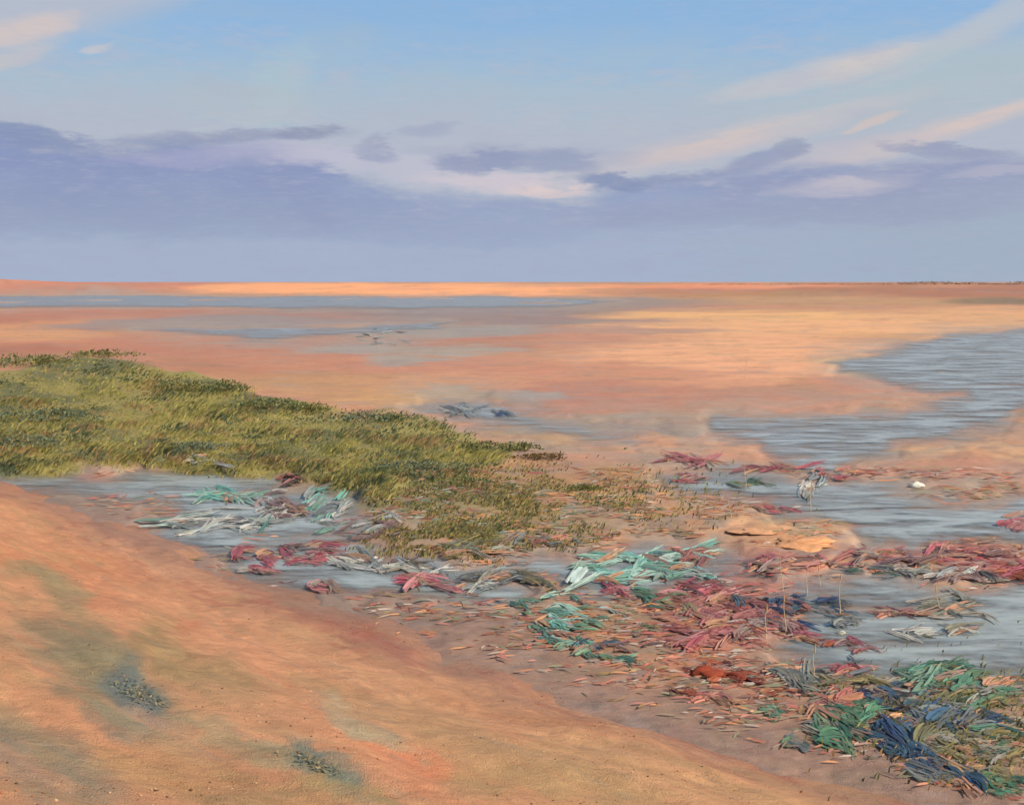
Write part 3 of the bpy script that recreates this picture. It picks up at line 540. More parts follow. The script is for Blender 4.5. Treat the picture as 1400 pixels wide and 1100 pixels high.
pal = np.array([lin((176, 164, 100)), lin((156, 148, 90)), lin((118, 120, 80)), lin((92, 102, 80)), lin((190, 154, 110))]) / LIGHT
r3 = sstep(px, 320, 620) + .9 * sstep(-px, -160, 20) * sstep(py, 540, 580)
idx = np.clip(np.round(.75 + 3.6 * r1 + 2.0 * r2 + 1.1 * r3 + RNG.normal(0, .6, len(px))), 0, 3).astype(int)
idx = np.where(RNG.random(len(px)) < .07, 4, idx)
tones = pal[idx] * (1.06 + .22 * RNG.random((len(px), 1)))
idx2 = fbm(px / 34, py / 9, 161, 3); tones = np.where((idx2 > .28)[:, None] & (RNG.random((len(px), 1)) < .7), (lin((182, 150, 108)) / LIGHT)[None] * (.85 + .3 * RNG.random((len(px), 1))), tones)
V, T, C_ = blades(px, py, .075 * np.clip(1 + 1.9 * fbm(px / 45, py / 11, 163, 3), .35, 2.6), .04, tones, 1.3)
tag(mesh_obj('marsh_grass', V, T, M_GRASS, None, C_, None, False), 'olive green grass covering the low bank on the left', 'grass', None, 'stuff')
# thin scattered green over the tan flat in front of the bank
px = np.concatenate([RNG.normal(600, 130, 9000), RNG.normal(640, 80, 5000), RNG.normal(800, 90, 2600), RNG.normal(1310, 80, 1800)]); py = np.concatenate([RNG.normal(676, 26, 9000), RNG.normal(736, 14, 5000), RNG.normal(690, 22, 2600), RNG.normal(985, 40, 1800)])
k = (fbm(px / 50, py / 12, 151, 4) > -.08) & (pool_masks(px, py)['left'] < .3) & (pool_masks(px, py)['teal'] < .3); px, py = px[k], py[k]
tones = pal[RNG.integers(0, 5, len(px))] * (.85 + .3 * RNG.random((len(px), 1)))
V, T, C_ = blades(px, py, .055, .035, tones, .9)
tag(mesh_obj('salt_grass', V, T, M_GRASS, None, C_, None, False), 'short sparse salt grass on the tan flat', 'grass', None, 'stuff')

# ------------------------------------------------------------------ shrubs on the bank
def shrub_mesh(w, h, n, cols, seed, k=1.0):
    r = np.random.default_rng(seed)
    a = r.uniform(0, 2 * math.pi, n); rad = np.sqrt(r.random(n)); zf = r.random(n)
    lob = 1 + .35 * np.sin(a * 3 + seed) + .2 * np.sin(a * 5 + 2 * seed)
    x = np.cos(a) * rad * w / 2 * lob; y = np.sin(a) * rad * w / 3 * lob; z = h * (zf ** .8) * np.clip(1.05 - rad ** 2 * .8, .1, 1) + .02
    L = k * (.07 + .09 * r.random(n)); d = r.normal(0, 1, (n, 3)); d[:, 2] = np.abs(d[:, 2]) * .8 + .2; d[:, 0] += .6; d /= np.linalg.norm(d, axis=1)[:, None]
    s = np.cross(d, r.normal(0, 1, (n, 3))); s /= np.linalg.norm(s, axis=1)[:, None]
    p = np.stack([x, y, z], 1); Lc = L[:, None]
    P = np.stack([p, p + d * Lc * .5 + s * Lc * .22, p + d * Lc, p + d * Lc * .5 - s * Lc * .22], 1).reshape(-1, 3)
    T = np.arange(n)[:, None] * 4 + np.array([0, 1, 2, 3])
    ci = r.integers(0, len(cols), n); c = (np.array([lin(q) for q in cols]) / LIGHT)[ci] * (.85 + .3 * r.random((n, 1)))
    return P, T, np.repeat(c, 4, 0)
def stems(w, h, seed):
    r = random.Random(seed); V = []; Fc = []
    for k in range(7):
        a = r.uniform(0, 6.28); q = r.uniform(.2, .45); b = Vector((math.cos(a) * .04, math.sin(a) * .03, -.05)); t = Vector((math.cos(a) * w * q, math.sin(a) * w * q * .6, h * r.uniform(.5, .8)))
        o = len(V)
        for p, rr_ in ((b, .013), ((b + t) / 2 + Vector((0, 0, .05)), .009), (t, .004)):
            for j in range(4): V.append(p + Vector((math.cos(j * 1.571) * rr_, math.sin(j * 1.571) * rr_, 0)))
        for lv in range(2):
            for j in range(4): Fc.append((o + lv * 4 + j, o + lv * 4 + (j + 1) % 4, o + lv * 4 + 4 + (j + 1) % 4, o + lv * 4 + 4 + j))
    return V, Fc
DK = [(112, 120, 82), (124, 126, 80), (100, 112, 84), (144, 138, 86)]; TEALD = [(112, 124, 104), (102, 116, 102), (132, 134, 102)]; OL = [(150, 142, 88), (128, 126, 80), (108, 112, 76)]
SHRUBS = [(22, 498, 110, 30, DK, 'dark green shrub at the left edge, farthest up the bank'), (62, 496, 50, 26, OL, 'small olive shrub beside the dark shrub at the left edge'), (135, 486, 70, 18, OL, 'low grey-green shrub on the far crest of the marsh bank'),
          (250, 532, 80, 24, OL, 'olive shrub left of the spiky dark tuft on the bank crest'), (306, 532, 60, 26, DK, 'spiky dark green shrub on the crest of the marsh bank'), (372, 556, 90, 22, DK, 'broad dark green shrub midway along the bank crest'), (425, 562, 50, 24, OL, 'rounded olive shrub between two dark shrubs on the crest'),
          (492, 575, 90, 30, TEALD, 'blue-green drooping shrub near the tip of the bank'), (536, 574, 50, 18, DK, 'small dark shrub right of the blue-green one'), (715, 614, 34, 20, DK, 'little dark tuft at the far right tip of the marsh'), (664, 612, 80, 16, OL, 'olive mat-like shrub beside the marsh tip'),
          (60, 575, 150, 22, TEALD, 'wide blue-green shrub low on the left of the bank'), (86, 566, 24, 16, DK, 'tiny dark tuft in front of the wide blue-green shrub'), (30, 604, 130, 18, TEALD, 'dusky teal shrub at the left edge just above the pool'), (268, 612, 80, 14, TEALD, 'dusky shrub at the water side of the bank'), (560, 640, 110, 18, TEALD, 'dark teal shrub at the near right foot of the bank'), (520, 645, 60, 12, DK, 'low dark shrub at the foot of the bank near the pool'), (620, 660, 110, 12, DK, 'flat dark shrub lying below the marsh tip'), (800, 668, 40, 10, OL, 'lone small green tuft on the rosy flat'), (740, 625, 60, 8, [(120, 92, 66), (140, 110, 70), (96, 84, 60)], 'brown withered tuft just beyond the marsh tip')]
for i, (px, py, wp, hp, cols, lab) in enumerate(SHRUBS):
    x, y, z = (float(q[0]) for q in ground_at(px, py + 2)); w = wp * 1.15 / F * y; h = hp * .5 / F * y
    e = tag(empty('low_shrub', (x, y, z)), lab, 'shrub', 'shrubs on the marsh bank')
    P, T, C_ = shrub_mesh(w, h, int(260 + wp * 5), cols, 300 + i, y / 42)
    mesh_obj('crown', P, T, M_LEAF, e, C_, None, False)
    V, Fc = stems(w, h, i); so = mesh_obj('stem', V, Fc, M_STEM, e, np.ones((len(V), 3))); so.color = (*alb((110, 84, 60)), 1)

# ------------------------------------------------------------------ seaweed: strap fronds in heaps
def frond_mesh(k):
    """one torn frond: a handful of narrow ragged ribbons growing from one end"""
    r = random.Random(900 + k); V = []; C = []; Fc = []; n = 4
    bend = r.uniform(-.35, .35); ph = r.uniform(0, 6.28); arch = r.uniform(.01, .05)
    for q in range(6):
        y0 = (q - 2.5) / 5 * r.uniform(.5, 1.1); t0 = r.uniform(0, .22); t1 = r.uniform(.62, 1.0); w = r.uniform(.04, .13); spread = r.uniform(-.22, .22)
        val = r.uniform(.72, 1.28); hue = (r.uniform(.92, 1.08), 1.0, r.uniform(.9, 1.1)); o = len(V)
        for i in range(n + 1):
            u = i / n; t = t0 + (t1 - t0) * u; yc = y0 * (.45 + .55 * t) + spread * t * t + bend * math.sin(t * math.pi) + .05 * math.sin(t * 8 + ph + q)
            wd = w * (.35 + .65 * math.sin(math.pi * min(1, .15 + u * .83))) * r.uniform(.8, 1.2)
            z0 = arch * math.sin(math.pi * t) + .02 * (q % 3) + r.uniform(-.015, .015)
            for sgn in (-1, 1):
                V.append((t - .5, yc + sgn * wd, z0 + sgn * r.uniform(-.02, .03))); g = val * r.uniform(.85, 1.15); C.append(tuple(g * h for h in hue))
        Fc += [(o + i * 2, o + i * 2 + 2, o + i * 2 + 3, o + i * 2 + 1) for i in range(n)]
    o = mesh_obj('frond', V, Fc, M_FROND, None, C); me = o.data; bpy.data.objects.remove(o); return me
FRONDS = [frond_mesh(k) for k in range(36)]
PAL = {
 'turq': [(108, 188, 182), (92, 170, 166), (150, 202, 198), (100, 156, 150), (176, 208, 206)], 'teal': [(84, 150, 136), (70, 128, 118), (112, 160, 140), (96, 140, 120)], 'crimson': [(184, 92, 112), (168, 76, 96), (190, 128, 136), (158, 96, 108)],
 'pink': [(186, 90, 112), (198, 128, 140), (164, 72, 96)], 'maroon': [(156, 86, 86), (134, 76, 82), (174, 108, 106), (160, 100, 110)], 'rose': [(186, 118, 112), (170, 96, 98), (196, 136, 120), (150, 90, 96)], 'navy': [(26, 60, 112), (38, 84, 124), (24, 44, 84), (54, 94, 124)],
 'rust': [(140, 58, 38), (118, 44, 32), (166, 84, 58), (96, 38, 32)], 'grey': [(136, 146, 140), (116, 126, 122), (156, 160, 154), (124, 128, 116)], 'pale': [(190, 198, 202), (168, 182, 190), (206, 208, 206), (150, 168, 176)], 'mauve': [(146, 116, 124), (126, 104, 112), (160, 140, 144), (108, 86, 88)],
 'olive': [(132, 128, 84), (106, 112, 78), (92, 98, 76), (150, 142, 100)], 'sea': [(52, 116, 98), (70, 136, 112), (42, 90, 82), (88, 132, 104)], 'peach': [(228, 162, 120), (240, 178, 134), (206, 140, 104)], 'dark': [(70, 66, 64), (92, 88, 80), (54, 56, 56), (116, 116, 100)], 'slate': [(110, 126, 138), (92, 106, 118), (132, 146, 152)],
}
def clump(cx, cy, w, h, pals, n, deg, ln, th, label, group='seaweed heaps'):
    n = int(n * (2.5 if cx > 1100 and cy > 900 else 1.8)) + 1; w *= 1.25; h *= 1.5; th *= .8; ln *= .85
    r = np.random.default_rng(int(cx * 7 + cy))
    a = r.uniform(0, 6.283, n); q = np.sqrt(r.random(n)); t = math.radians(deg)
    u = np.cos(a) * q * max(w - ln * .7, 6) / 2; v = np.sin(a) * q * max(h - th * .6, 3) / 2
    mx = cx + u * math.cos(t) + v * math.sin(t); my = cy - u * math.sin(t) + v * math.cos(t)
    L = ln * r.uniform(.55, 1.2, n); dg = np.radians(deg + r.normal(0, 18, n))
    order = np.argsort(my); mx, my, L, dg = mx[order], my[order], L[order], dg[order]
    x0, y0, z0 = ground_at(mx - L / 2 * np.cos(dg), my + L / 2 * np.sin(dg)); x1, y1, z1 = ground_at(mx + L / 2 * np.cos(dg), my - L / 2 * np.sin(dg))
    bx, by, bz = (float(k[0]) for k in ground_at(cx, cy))
    e = tag(empty('seaweed_heap', (bx, by, bz)), label, 'seaweed', group)
    cols = [c for p in pals for c in PAL[p]]; cols = cols * 3 + [(186, 140, 116), (160, 130, 120), (150, 150, 144), (196, 150, 120)]
    hz_ = H((x0 + x1) / 2, (y0 + y1) / 2)
    for i in range(n):
        p0 = Vector((x0[i], y0[i], z0[i])); p1 = Vector((x1[i], y1[i], z1[i])); D = p1 - p0
        if D.length > 2.6: D = D.normalized() * 2.6
        mid = (p0 + p1) / 2; ln_ = max(D.length, .06); X = D.normalized()
        dist = mid.y; wd = th * float(r.uniform(.6, 1.35)) / F * dist / .42
        up = Vector((0, 0, 1)); Yv = up.cross(X).normalized(); Z = X.cross(Yv)
        roll = Matrix.Rotation(float(r.normal(0, .10)) + (.1 if Yv.y > 0 else -.1), 3, 'X')
        B = Matrix((X, Yv, Z)).transposed() @ roll
        o = bpy.data.objects.new('frond', FRONDS[int(r.integers(0, 36))]); COL.objects.link(o); o.parent = e
        hz = float(hz_[i])
        loc = Vector((mid.x, mid.y, max(mid.z, hz) + wd * .05 + .004 + .010 * float(r.random()))) - Vector((bx, by, bz))
        o.matrix_local = Matrix.Translation(loc) @ B.to_4x4() @ Matrix.Diagonal((ln_, wd, min(ln_, .5) * .6, 1))
        c = alb(np.array(cols[int(r.integers(0, len(cols)))]) * .78 + .22 * np.array((178, 142, 122))) * float(r.uniform(.85, 1.15)); o.color = (*np.clip(c, 0, .9), 1)
    return e
CL = [
 (312, 679, 96, 10, ['turq'], 8, 0, 64, 10, 'turquoise strip of weed floating on the left pool'),
 (305, 714, 200, 26, ['pale', 'turq', 'pale', 'slate'], 18, 3, 70, 7, 'pale and turquoise weed along the near side of the left pool'),
 (270, 631, 90, 10, ['pale'], 5, -8, 46, 5, 'whitish weed strip under the marsh bank'),
 (382, 690, 70, 30, ['mauve', 'pale'], 12, 0, 40, 7, 'mauve and white weed in the right half of the left pool'),
 (385, 698, 70, 16, ['dark', 'mauve'], 7, -3, 44, 7, 'dark brown weed in front of the mauve weed in the pool'),
 (448, 696, 60, 46, ['pale', 'turq', 'slate'], 14, 30, 34, 7, 'pale blue-green weed at the right end of the left pool'),
 (395, 655, 40, 10, ['dark', 'maroon'], 4, 6, 34, 6, 'dark purple weed at the top right of the left pool'),
 (500, 720, 110, 26, ['slate', 'pale', 'mauve'], 12, 0, 48, 6, 'grey-blue weed between the left pool and the crimson weed'),
 (352, 768, 60, 34, ['crimson'], 9, 2, 44, 9, 'crimson weed nearest the dune, left end of the pink pool'),
 (425, 756, 90, 26, ['crimson', 'pink', 'mauve'], 14, 4, 50, 8, 'crimson and mauve weed in the pink pool'),
 (436, 804, 46, 10, ['crimson'], 4, -4, 34, 7, 'small crimson scrap on the foot of the dune'),
 (492, 772, 90, 14, ['pale', 'slate'], 8, -4, 60, 7, 'pale blue weed streak beside the crimson weed'),
 (560, 778, 130, 12, ['pale'], 7, -3, 70, 7, 'long whitish weed behind the bright pink blade'),
 (572, 770, 54, 7, ['dark'], 3, -2, 48, 4, 'thin black weed on top of the whitish weed'),
 (588, 801, 96, 16, ['pink'], 5, -10, 70, 10, 'bright pink long blade of weed in the centre left'),
 (650, 802, 60, 8, ['pink', 'pale'], 4, 0, 44, 6, 'pale pink weed right of the bright pink blade'),
 (676, 790, 96, 22, ['dark', 'slate'], 12, 8, 56, 8, 'dark grey hump of weed in the middle'),
 (735, 796, 60, 14, ['olive', 'slate'], 6, -12, 44, 8, 'olive weed at the right end of the dark grey hump'),
 (650, 748, 110, 26, ['olive', 'grey'], 12, 4, 60, 9, 'olive grey weed above the dark hump'),
 (740, 738, 110, 10, ['grey', 'slate', 'rose'], 7, -2, 44, 6, 'grey weed line between the olive weed and the turquoise heap'),
 (655, 674, 90, 8, ['maroon', 'olive'], 4, -4, 60, 6, 'brown-purple weed strip on the olive flat below the marsh'),
 (860, 778, 160, 34, ['turq'], 22, 6, 70, 10, 'large bright turquoise heap right of centre'),
 (945, 760, 90, 20, ['turq', 'rose'], 10, 6, 54, 7, 'turquoise and rose weed right of the large turquoise heap'),
 (842, 809, 44, 14, ['pink', 'crimson'], 5, -22, 34, 8, 'short pink weed in front of the large turquoise heap'),
 (772, 838, 130, 34, ['teal', 'turq'], 18, -6, 44, 8, 'teal weed straggling down towards the dune'),
 (766, 870, 80, 26, ['teal', 'turq'], 10, -26, 40, 9, 'teal weed tips hanging at the edge of the dune'),
 (836, 886, 130, 12, ['navy', 'mauve', 'teal'], 9, 2, 54, 7, 'wavy navy ribbon of weed beside the teal tips'),
 (840, 902, 70, 10, ['sea', 'teal'], 5, -4, 40, 8, 'green weed lying under the wavy navy ribbon'),
 (878, 862, 36, 12, ['olive', 'dark'], 4, 2, 28, 9, 'small olive lump above the wavy navy ribbon'),
 (905, 822, 80, 20, ['sea', 'olive'], 7, -18, 50, 8, 'green weed slanting below the turquoise heap'),
 (945, 812, 120, 24, ['rose', 'crimson', 'maroon'], 14, 2, 54, 8, 'rose weed spread right of the short pink weed'),
 (935, 786, 80, 10, ['turq', 'pale'], 5, 0, 54, 8, 'light turquoise blade among the rose weed'),
 (985, 852, 150, 44, ['crimson', 'maroon', 'rose'], 30, 10, 54, 9, 'big maroon and rose heap right of centre'),
 (1060, 838, 110, 34, ['maroon', 'navy', 'mauve'], 18, -14, 50, 9, 'maroon and slate heap beneath the pale stalks'),
 (1105, 824, 110, 16, ['navy', 'slate'], 11, 2, 54, 8, 'navy weed band behind the pale stalks'),
 (1068, 826, 24, 14, ['navy'], 4, 34, 26, 8, 'small navy wedge of weed left of the navy band'),
 (1150, 846, 60, 20, ['slate', 'navy'], 7, -8, 40, 8, 'slate blue weed at the grey pool edge'),
 (1100, 868, 60, 14, ['rust', 'crimson'], 6, -20, 40, 8, 'red weed right of the big maroon heap'),
 (1100, 772, 150, 12, ['crimson', 'rose', 'mauve'], 9, -2, 56, 7, 'crimson band across the base of the peach hummock'),
 (1045, 771, 40, 18, ['crimson'], 6, 8, 34, 8, 'crimson tuft left of the peach hummock'),
 (1230, 766, 150, 8, ['rose', 'mauve'], 6, -2, 70, 7, 'long rose strip along the back of the right pool'),
 (1320, 756, 150, 12, ['rose', 'crimson', 'mauve'], 8, -2, 60, 7, 'crimson strip by the right edge above the pool'),
 (1380, 784, 60, 24, ['crimson', 'rust'], 8, -6, 50, 9, 'red weed patch at the right edge'),
 (1215, 780, 110, 14, ['sea', 'slate', 'grey'], 9, 0, 44, 7, 'grey-green weed at the back of the right pool'),
 (1300, 786, 120, 12, ['pale', 'slate', 'mauve'], 9, -3, 50, 7, 'pale lilac weed on the right pool'),
 (1260, 866, 130, 10, ['pale', 'grey'], 6, 4, 64, 7, 'pale streak of weed across the middle of the right pool'),
 (1310, 830, 140, 26, ['grey'], 9, 2, 70, 9, 'grey weed mat in the right pool'),
 (1230, 838, 90, 8, ['rose', 'mauve'], 5, 0, 60, 6, 'thin rose weed across the right pool'),
 (1165, 884, 70, 12, ['crimson', 'rust', 'mauve'], 7, -4, 40, 7, 'broken red weed at the left of the right pool'),
 (1160, 915, 70, 14, ['crimson', 'rose', 'slate'], 7, -2, 44, 7, 'rose red weed below the broken red weed'),
 (1082, 926, 70, 26, ['grey', 'slate'], 10, -24, 54, 10, 'grey curling weed right of the rust rock'),
 (1160, 934, 130, 12, ['grey', 'olive'], 8, 2, 70, 7, 'grey-olive weed line below the rose red weed'),
 (1060, 948, 50, 10, ['rust', 'peach'], 4, 8, 40, 9, 'orange rust weed below the grey curling weed'),
 (992, 921, 100, 20, ['rust'], 14, -6, 34, 8, 'rust red weed wrapped around the two rust rocks'),
 (1132, 938, 36, 8, ['rust'], 4, -6, 30, 7, 'small rust scrap left of the green weed'),
 (1150, 962, 90, 18, ['peach', 'rose'], 8, 14, 44, 9, 'peach coloured weed behind the green hump'),
 (940, 950, 46, 7, ['rust'], 3, -8, 38, 6, 'dark red weed scrap left below the rust rock'),
 (985, 958, 70, 8, ['rose', 'peach'], 4, -8, 46, 7, 'rosy weed scrap under the rust rock'),
 (1060, 978, 34, 18, ['sea', 'teal'], 6, -30, 26, 8, 'small sea green tuft on the dune edge'),
 (1092, 1018, 36, 14, ['sea', 'slate'], 5, -18, 28, 8, 'small blue-green scrap below the green tuft'),
 (1143, 997, 80, 42, ['sea'], 18, -24, 54, 12, 'large sea green hump of weed on the dune edge'),
 (1188, 974, 44, 18, ['sea'], 6, 0, 36, 9, 'green weed between the green hump and the navy weed'),
 (1232, 958, 96, 24, ['navy', 'dark'], 12, -8, 50, 10, 'dark navy weed below the green heap on the right'),
 (1290, 925, 120, 26, ['sea', 'teal'], 14, 8, 60, 10, 'sea green heap at the right above the navy weed'),
 (1222, 1014, 80, 34, ['navy'], 11, -30, 56, 12, 'navy weed curling down the dune edge'),
 (1235, 990, 60, 18, ['olive', 'mauve', 'peach'], 7, -10, 40, 10, 'tan and mauve weed enclosed by the navy weed'),
 (1320, 986, 150, 24, ['navy', 'slate'], 13, -8, 70, 11, 'long navy band of weed running to the right edge'),
 (1340, 955, 120, 18, ['grey', 'olive', 'sea'], 10, 2, 60, 9, 'grey-green weed at the right edge above the navy band'),
 (1365, 935, 50, 10, ['olive', 'peach'], 5, 6, 36, 8, 'yellowish weed scrap at the right edge'),
 (1285, 1054, 120, 26, ['navy', 'slate'], 13, -20, 66, 11, 'navy blue trail of weed nearest the bottom right'),
 (1300, 1018, 110, 28, ['grey', 'olive'], 14, -8, 54, 11, 'olive grey weed between the two navy trails'),
 (1365, 1020, 70, 36, ['grey', 'olive', 'sea'], 12, -8, 50, 11, 'grey weed in the right corner above the dune'),
 (1375, 1072, 60, 26, ['olive', 'sea'], 8, -16, 40, 11, 'olive green weed in the bottom right corner'),
 (938, 630, 120, 7, ['crimson', 'rose'], 7, -2, 70, 5, 'long crimson line across the peach bar'),
 (946, 655, 56, 10, ['crimson'], 5, 4, 40, 7, 'crimson patch at the left end of the lagoon'),
 (1060, 640, 110, 6, ['rose', 'crimson'], 6, 4, 56, 5, 'faint rose line leading to the grey creek'),
 (1120, 644, 20, 10, ['crimson', 'maroon'], 3, 20, 18, 6, 'dark red tuft between creek and lagoon'),
 (1142, 654, 40, 8, ['rust', 'crimson'], 4, -4, 26, 6, 'orange red scrap on the far shore of the lagoon'),
 (1025, 662, 60, 10, ['grey', 'sea', 'olive'], 6, 2, 40, 6, 'greenish weed floating in the left of the lagoon'),
 (1110, 664, 40, 18, ['pale', 'slate'], 6, 50, 24, 6, 'pale upright weed in the lagoon'),
 (1060, 697, 60, 8, ['crimson', 'rose'], 4, -6, 40, 6, 'rose weed on the near shore of the lagoon'),
 (1390, 714, 40, 20, ['crimson'], 5, 4, 40, 9, 'crimson patch at the right end of the lagoon'),
 (640, 562, 70, 10, ['pale', 'slate'], 7, -4, 40, 5, 'pale blue weed on the small water past the marsh'),
 (690, 567, 30, 7, ['slate', 'navy'], 3, -12, 24, 5, 'tiny blue weed scrap past the marsh tip'),
 (520, 455, 90, 8, ['pale', 'grey'], 6, 4, 50, 4, 'whitish weed line far out on the flat'),
 (530, 466, 80, 8, ['pale'], 6, 0, 34, 4, 'whitish weed patches nearer than the far white line'),
]
for a in CL: clump(*a)

# ------------------------------------------------------------------ torn scraps of weed between the heaps
def litter(name, px, py, size, cols, label):
    n = len(px); x, y, z = ground_at(px, py); r = np.random.default_rng(n)
    L = size * (.4 + 1.1 * r.random(n)) * np.clip(y / 16, .45, 2); w = L * r.uniform(.05, .13, n); th = r.normal(0, .55, n); ux, uy = np.cos(th), np.sin(th)
    tl = r.uniform(0, .25, n)
    mid = np.stack([x, y, z + .008 + .012 * r.random(n)], 1); U = np.stack([ux, uy, r.normal(0, .12, n)], 1) * L[:, None] / 2
    Wv = np.stack([-uy, ux, tl], 1) * w[:, None] / 2 * np.where(ux > 0, 1, -1)[:, None]
    P = np.stack([mid - U, mid - U * .3 + Wv, mid + U * .35 + Wv * .8, mid + U, mid + U * .3 - Wv, mid - U * .35 - Wv * .9], 1)
    P[:, 1:3, 2] += .01
    b = np.arange(n)[:, None] * 6; T = np.concatenate([b + [0, 4, 1], b + [0, 5, 4], b + [1, 4, 2], b + [4, 3, 2]], 0)
    return tag(mesh_obj(name, P.reshape(-1, 3), T, M_GRASS, None, np.repeat(cols, 6, 0), None, False), label, 'seaweed', None, 'stuff')
n = 26000; r = np.random.default_rng(5)
px = r.uniform(-30, 1450, n); py = 620 + 480 * r.random(n) ** 1.15
foot = np.interp(px, [p[0] for p in FOOT], [p[1] for p in FOOT])
pw = np.max(np.stack(list(pool_masks(px, py).values())), 0)
k = (py < foot + 6 - 90 * r.random(n) ** 1.5) & (r.random(n) > 1.3 * pw) & (py > 640 + .0 * px) & (fbm(px / 55, py / 13, 501, 4) > -.02 - .25 * sstep(px, 700, 1000) * sstep(py, 720, 800)) & ~((px < 560) & (py < 745) & (marsh_mask(px, py) > .1)); px, py = px[k], py[k]
keys = ['rose', 'mauve', 'grey', 'teal', 'crimson', 'peach', 'olive', 'slate', 'maroon', 'pale']
allc = np.array([alb(q) for kx in keys for q in PAL[kx][:3]])
sel = (np.floor((fbm(px / 60, py / 14, 511, 4) + .5) * len(allc) * 1.4 + r.normal(0, 4, len(px)))).astype(int) % len(allc)
gc, _ = ground_colour(px, py, (190, 140, 110), TINTS, 13, 0)
cols = np.clip((.55 * allc[sel] + .45 * np.clip(gc / LIGHT, 0, .8)) * (.8 + .4 * r.random((len(px), 1))), .01, .85)
litter('weed_scraps', px, py, .24, cols, 'small torn scraps of coloured weed strewn between the heaps')

# ------------------------------------------------------------------ stones
def stone_mesh(seed, n=26, flat=.55):
    import bmesh
    r = random.Random(seed); bm = bmesh.new(); bmesh.ops.create_icosphere(bm, subdivisions=3, radius=.5)
    for v in bm.verts:
        p = v.co.normalized(); k = 1 + .9 * float(fbm(np.array([p.x * 1.6 + seed]), np.array([p.y * 1.6 + p.z * 1.3]), seed, 4)[0])
        v.co = Vector((p.x * .5 * k, p.y * .5 * k, max(p.z * .5 * k * flat, -.12)))
    for f in bm.faces: f.smooth = True
    me = bpy.data.meshes.new('stone'); bm.to_mesh(me); bm.free()
    at = me.attributes.new('tone', 'FLOAT_COLOR', 'POINT')
    at.data.foreach_set('color', np.concatenate([.9 + .2 * RNG.random((len(me.vertices), 1)) * np.ones((1, 3)), np.ones((len(me.vertices), 1))], 1).astype(np.float32).ravel())
    me.materials.append(M_STONE); return me
def stone(name, px, py, wp, hp, col, label, seed, cat='rock', group=None):
    x, y, z = (float(q[0]) for q in ground_at(px, py)); w = wp / F * y
    o = bpy.data.objects.new(name, stone_mesh(seed)); COL.objects.link(o); o.location = (x, y, z + .01)
    o.scale = (w, w * .7, hp / F * y * 1.7); o.color = (*alb(col), 1); return tag(o, label, cat, group)
stone('rust_rock', 968, 922, 46, 14, (148, 66, 44), 'larger rust red rock at the dune edge beside the grey weed', 51)
stone('rust_rock', 1010, 926, 36, 11, (132, 54, 36), 'darker rust red rock touching the larger one on its right', 52)
stone('white_stone', 1252, 664, 18, 8, (226, 224, 214), 'small white stone standing out on the grey lagoon', 53)
stone('sand_hummock', 1095, 744, 84, 15, (212, 154, 114), 'bright peach sand hummock behind the crimson band', 54, 'hummock')
stone('sand_hummock', 1030, 726, 60, 6, (206, 154, 120), 'flat pale peach hummock left of the bright one', 55, 'hummock')
stone('pale_stone', 1150, 866, 12, 7, (196, 190, 176), 'small pale stone at the left of the right pool', 56)

# ------------------------------------------------------------------ dry stalks and twigs
def tube(name, pts, r0, r1, col, parent=None):
    V = []; Fc = []; k = 5
    for i, p in enumerate(pts):
        p = Vector(p); d = (Vector(pts[min(i + 1, len(pts) - 1)]) - Vector(pts[max(i - 1, 0)])).normalized()
        s = d.orthogonal().normalized(); t = d.cross(s); rr_ = r0 + (r1 - r0) * i / (len(pts) - 1)
        for j in range(k): V.append(p + (s * math.cos(j * 2 * math.pi / k) + t * math.sin(j * 2 * math.pi / k)) * rr_)
    for i in range(len(pts) - 1):
        for j in range(k): Fc.append((i * k + j, i * k + (j + 1) % k, (i + 1) * k + (j + 1) % k, (i + 1) * k + j))
    o = mesh_obj(name, V, Fc, M_STEM, parent, np.ones((len(V), 3))); o.color = (*alb(col), 1); return o
def stalk(px, py, top, lean, label, col=(206, 186, 160)):
    x, y, z = (float(q[0]) for q in ground_at(px, py)); h = (py - top) / F * y
    e = tag(empty('reed_stalk', (x, y, z)), label, 'reed', 'dry reed stalks on the flat')
    pts = [(lean * t * t * h * .4 + .008 * math.sin(t * 7), .03 * t, -.04 + t * (h + .04)) for t in (0, .25, .5, .75, 1)]
    tube('stem', pts, .007, .003, col, e)
    # a folded leaf and the seed head
    a = Vector(pts[2]); V = [a, a + Vector((.03, 0, .05)), a + Vector((.09 * (1 if lean >= 0 else -1), .01, .03)), a + Vector((.035, .012, .03))]
    o = mesh_obj('leaf', V, [(0, 1, 2, 3)], M_STEM, e, np.ones((4, 3))); o.color = (*alb((190, 164, 126)), 1)
    tube('seed_head', [Vector(pts[-1]) + Vector((0, 0, -.02)), Vector(pts[-1]) + Vector((lean * .02, 0, .03)), Vector(pts[-1]) + Vector((lean * .04, 0, .07))], .009, .003, (196, 160, 116), e)
for a in ((1070, 808, 762, -.2, 'pale reed stalk, leftmost of the row before the peach hummock'), (1103, 812, 780, .1, 'short pale reed stalk in front of the peach hummock'), (1121, 800, 778, -.1, 'shortest pale reed stalk right of the hummock'), (1148, 842, 790, .1, 'tall pale reed stalk, rightmost of the row by the hummock'),
          (1047, 870, 834, .1, 'pale reed stalk rising from the big maroon heap'), (1074, 864, 820, -.1, 'pale reed stalk between the maroon heaps'), (1112, 918, 890, .2, 'grey reed stalk above the grey curling weed'), (1000, 712, 680, -.4, 'bent pale reed stalk on the near shore of the lagoon'), (1108, 700, 662, .1, 'reed stalk standing at the lagoon shore above the hummock'),
          (1020, 668, 636, -.2, 'thin reed stalk at the left of the lagoon'), (1284, 834, 808, -.3, 'bent reed stalk in the right pool'), (1018, 516, 496, .3, 'faint reed stalk far out on the bright sand')):
    stalk(*a)
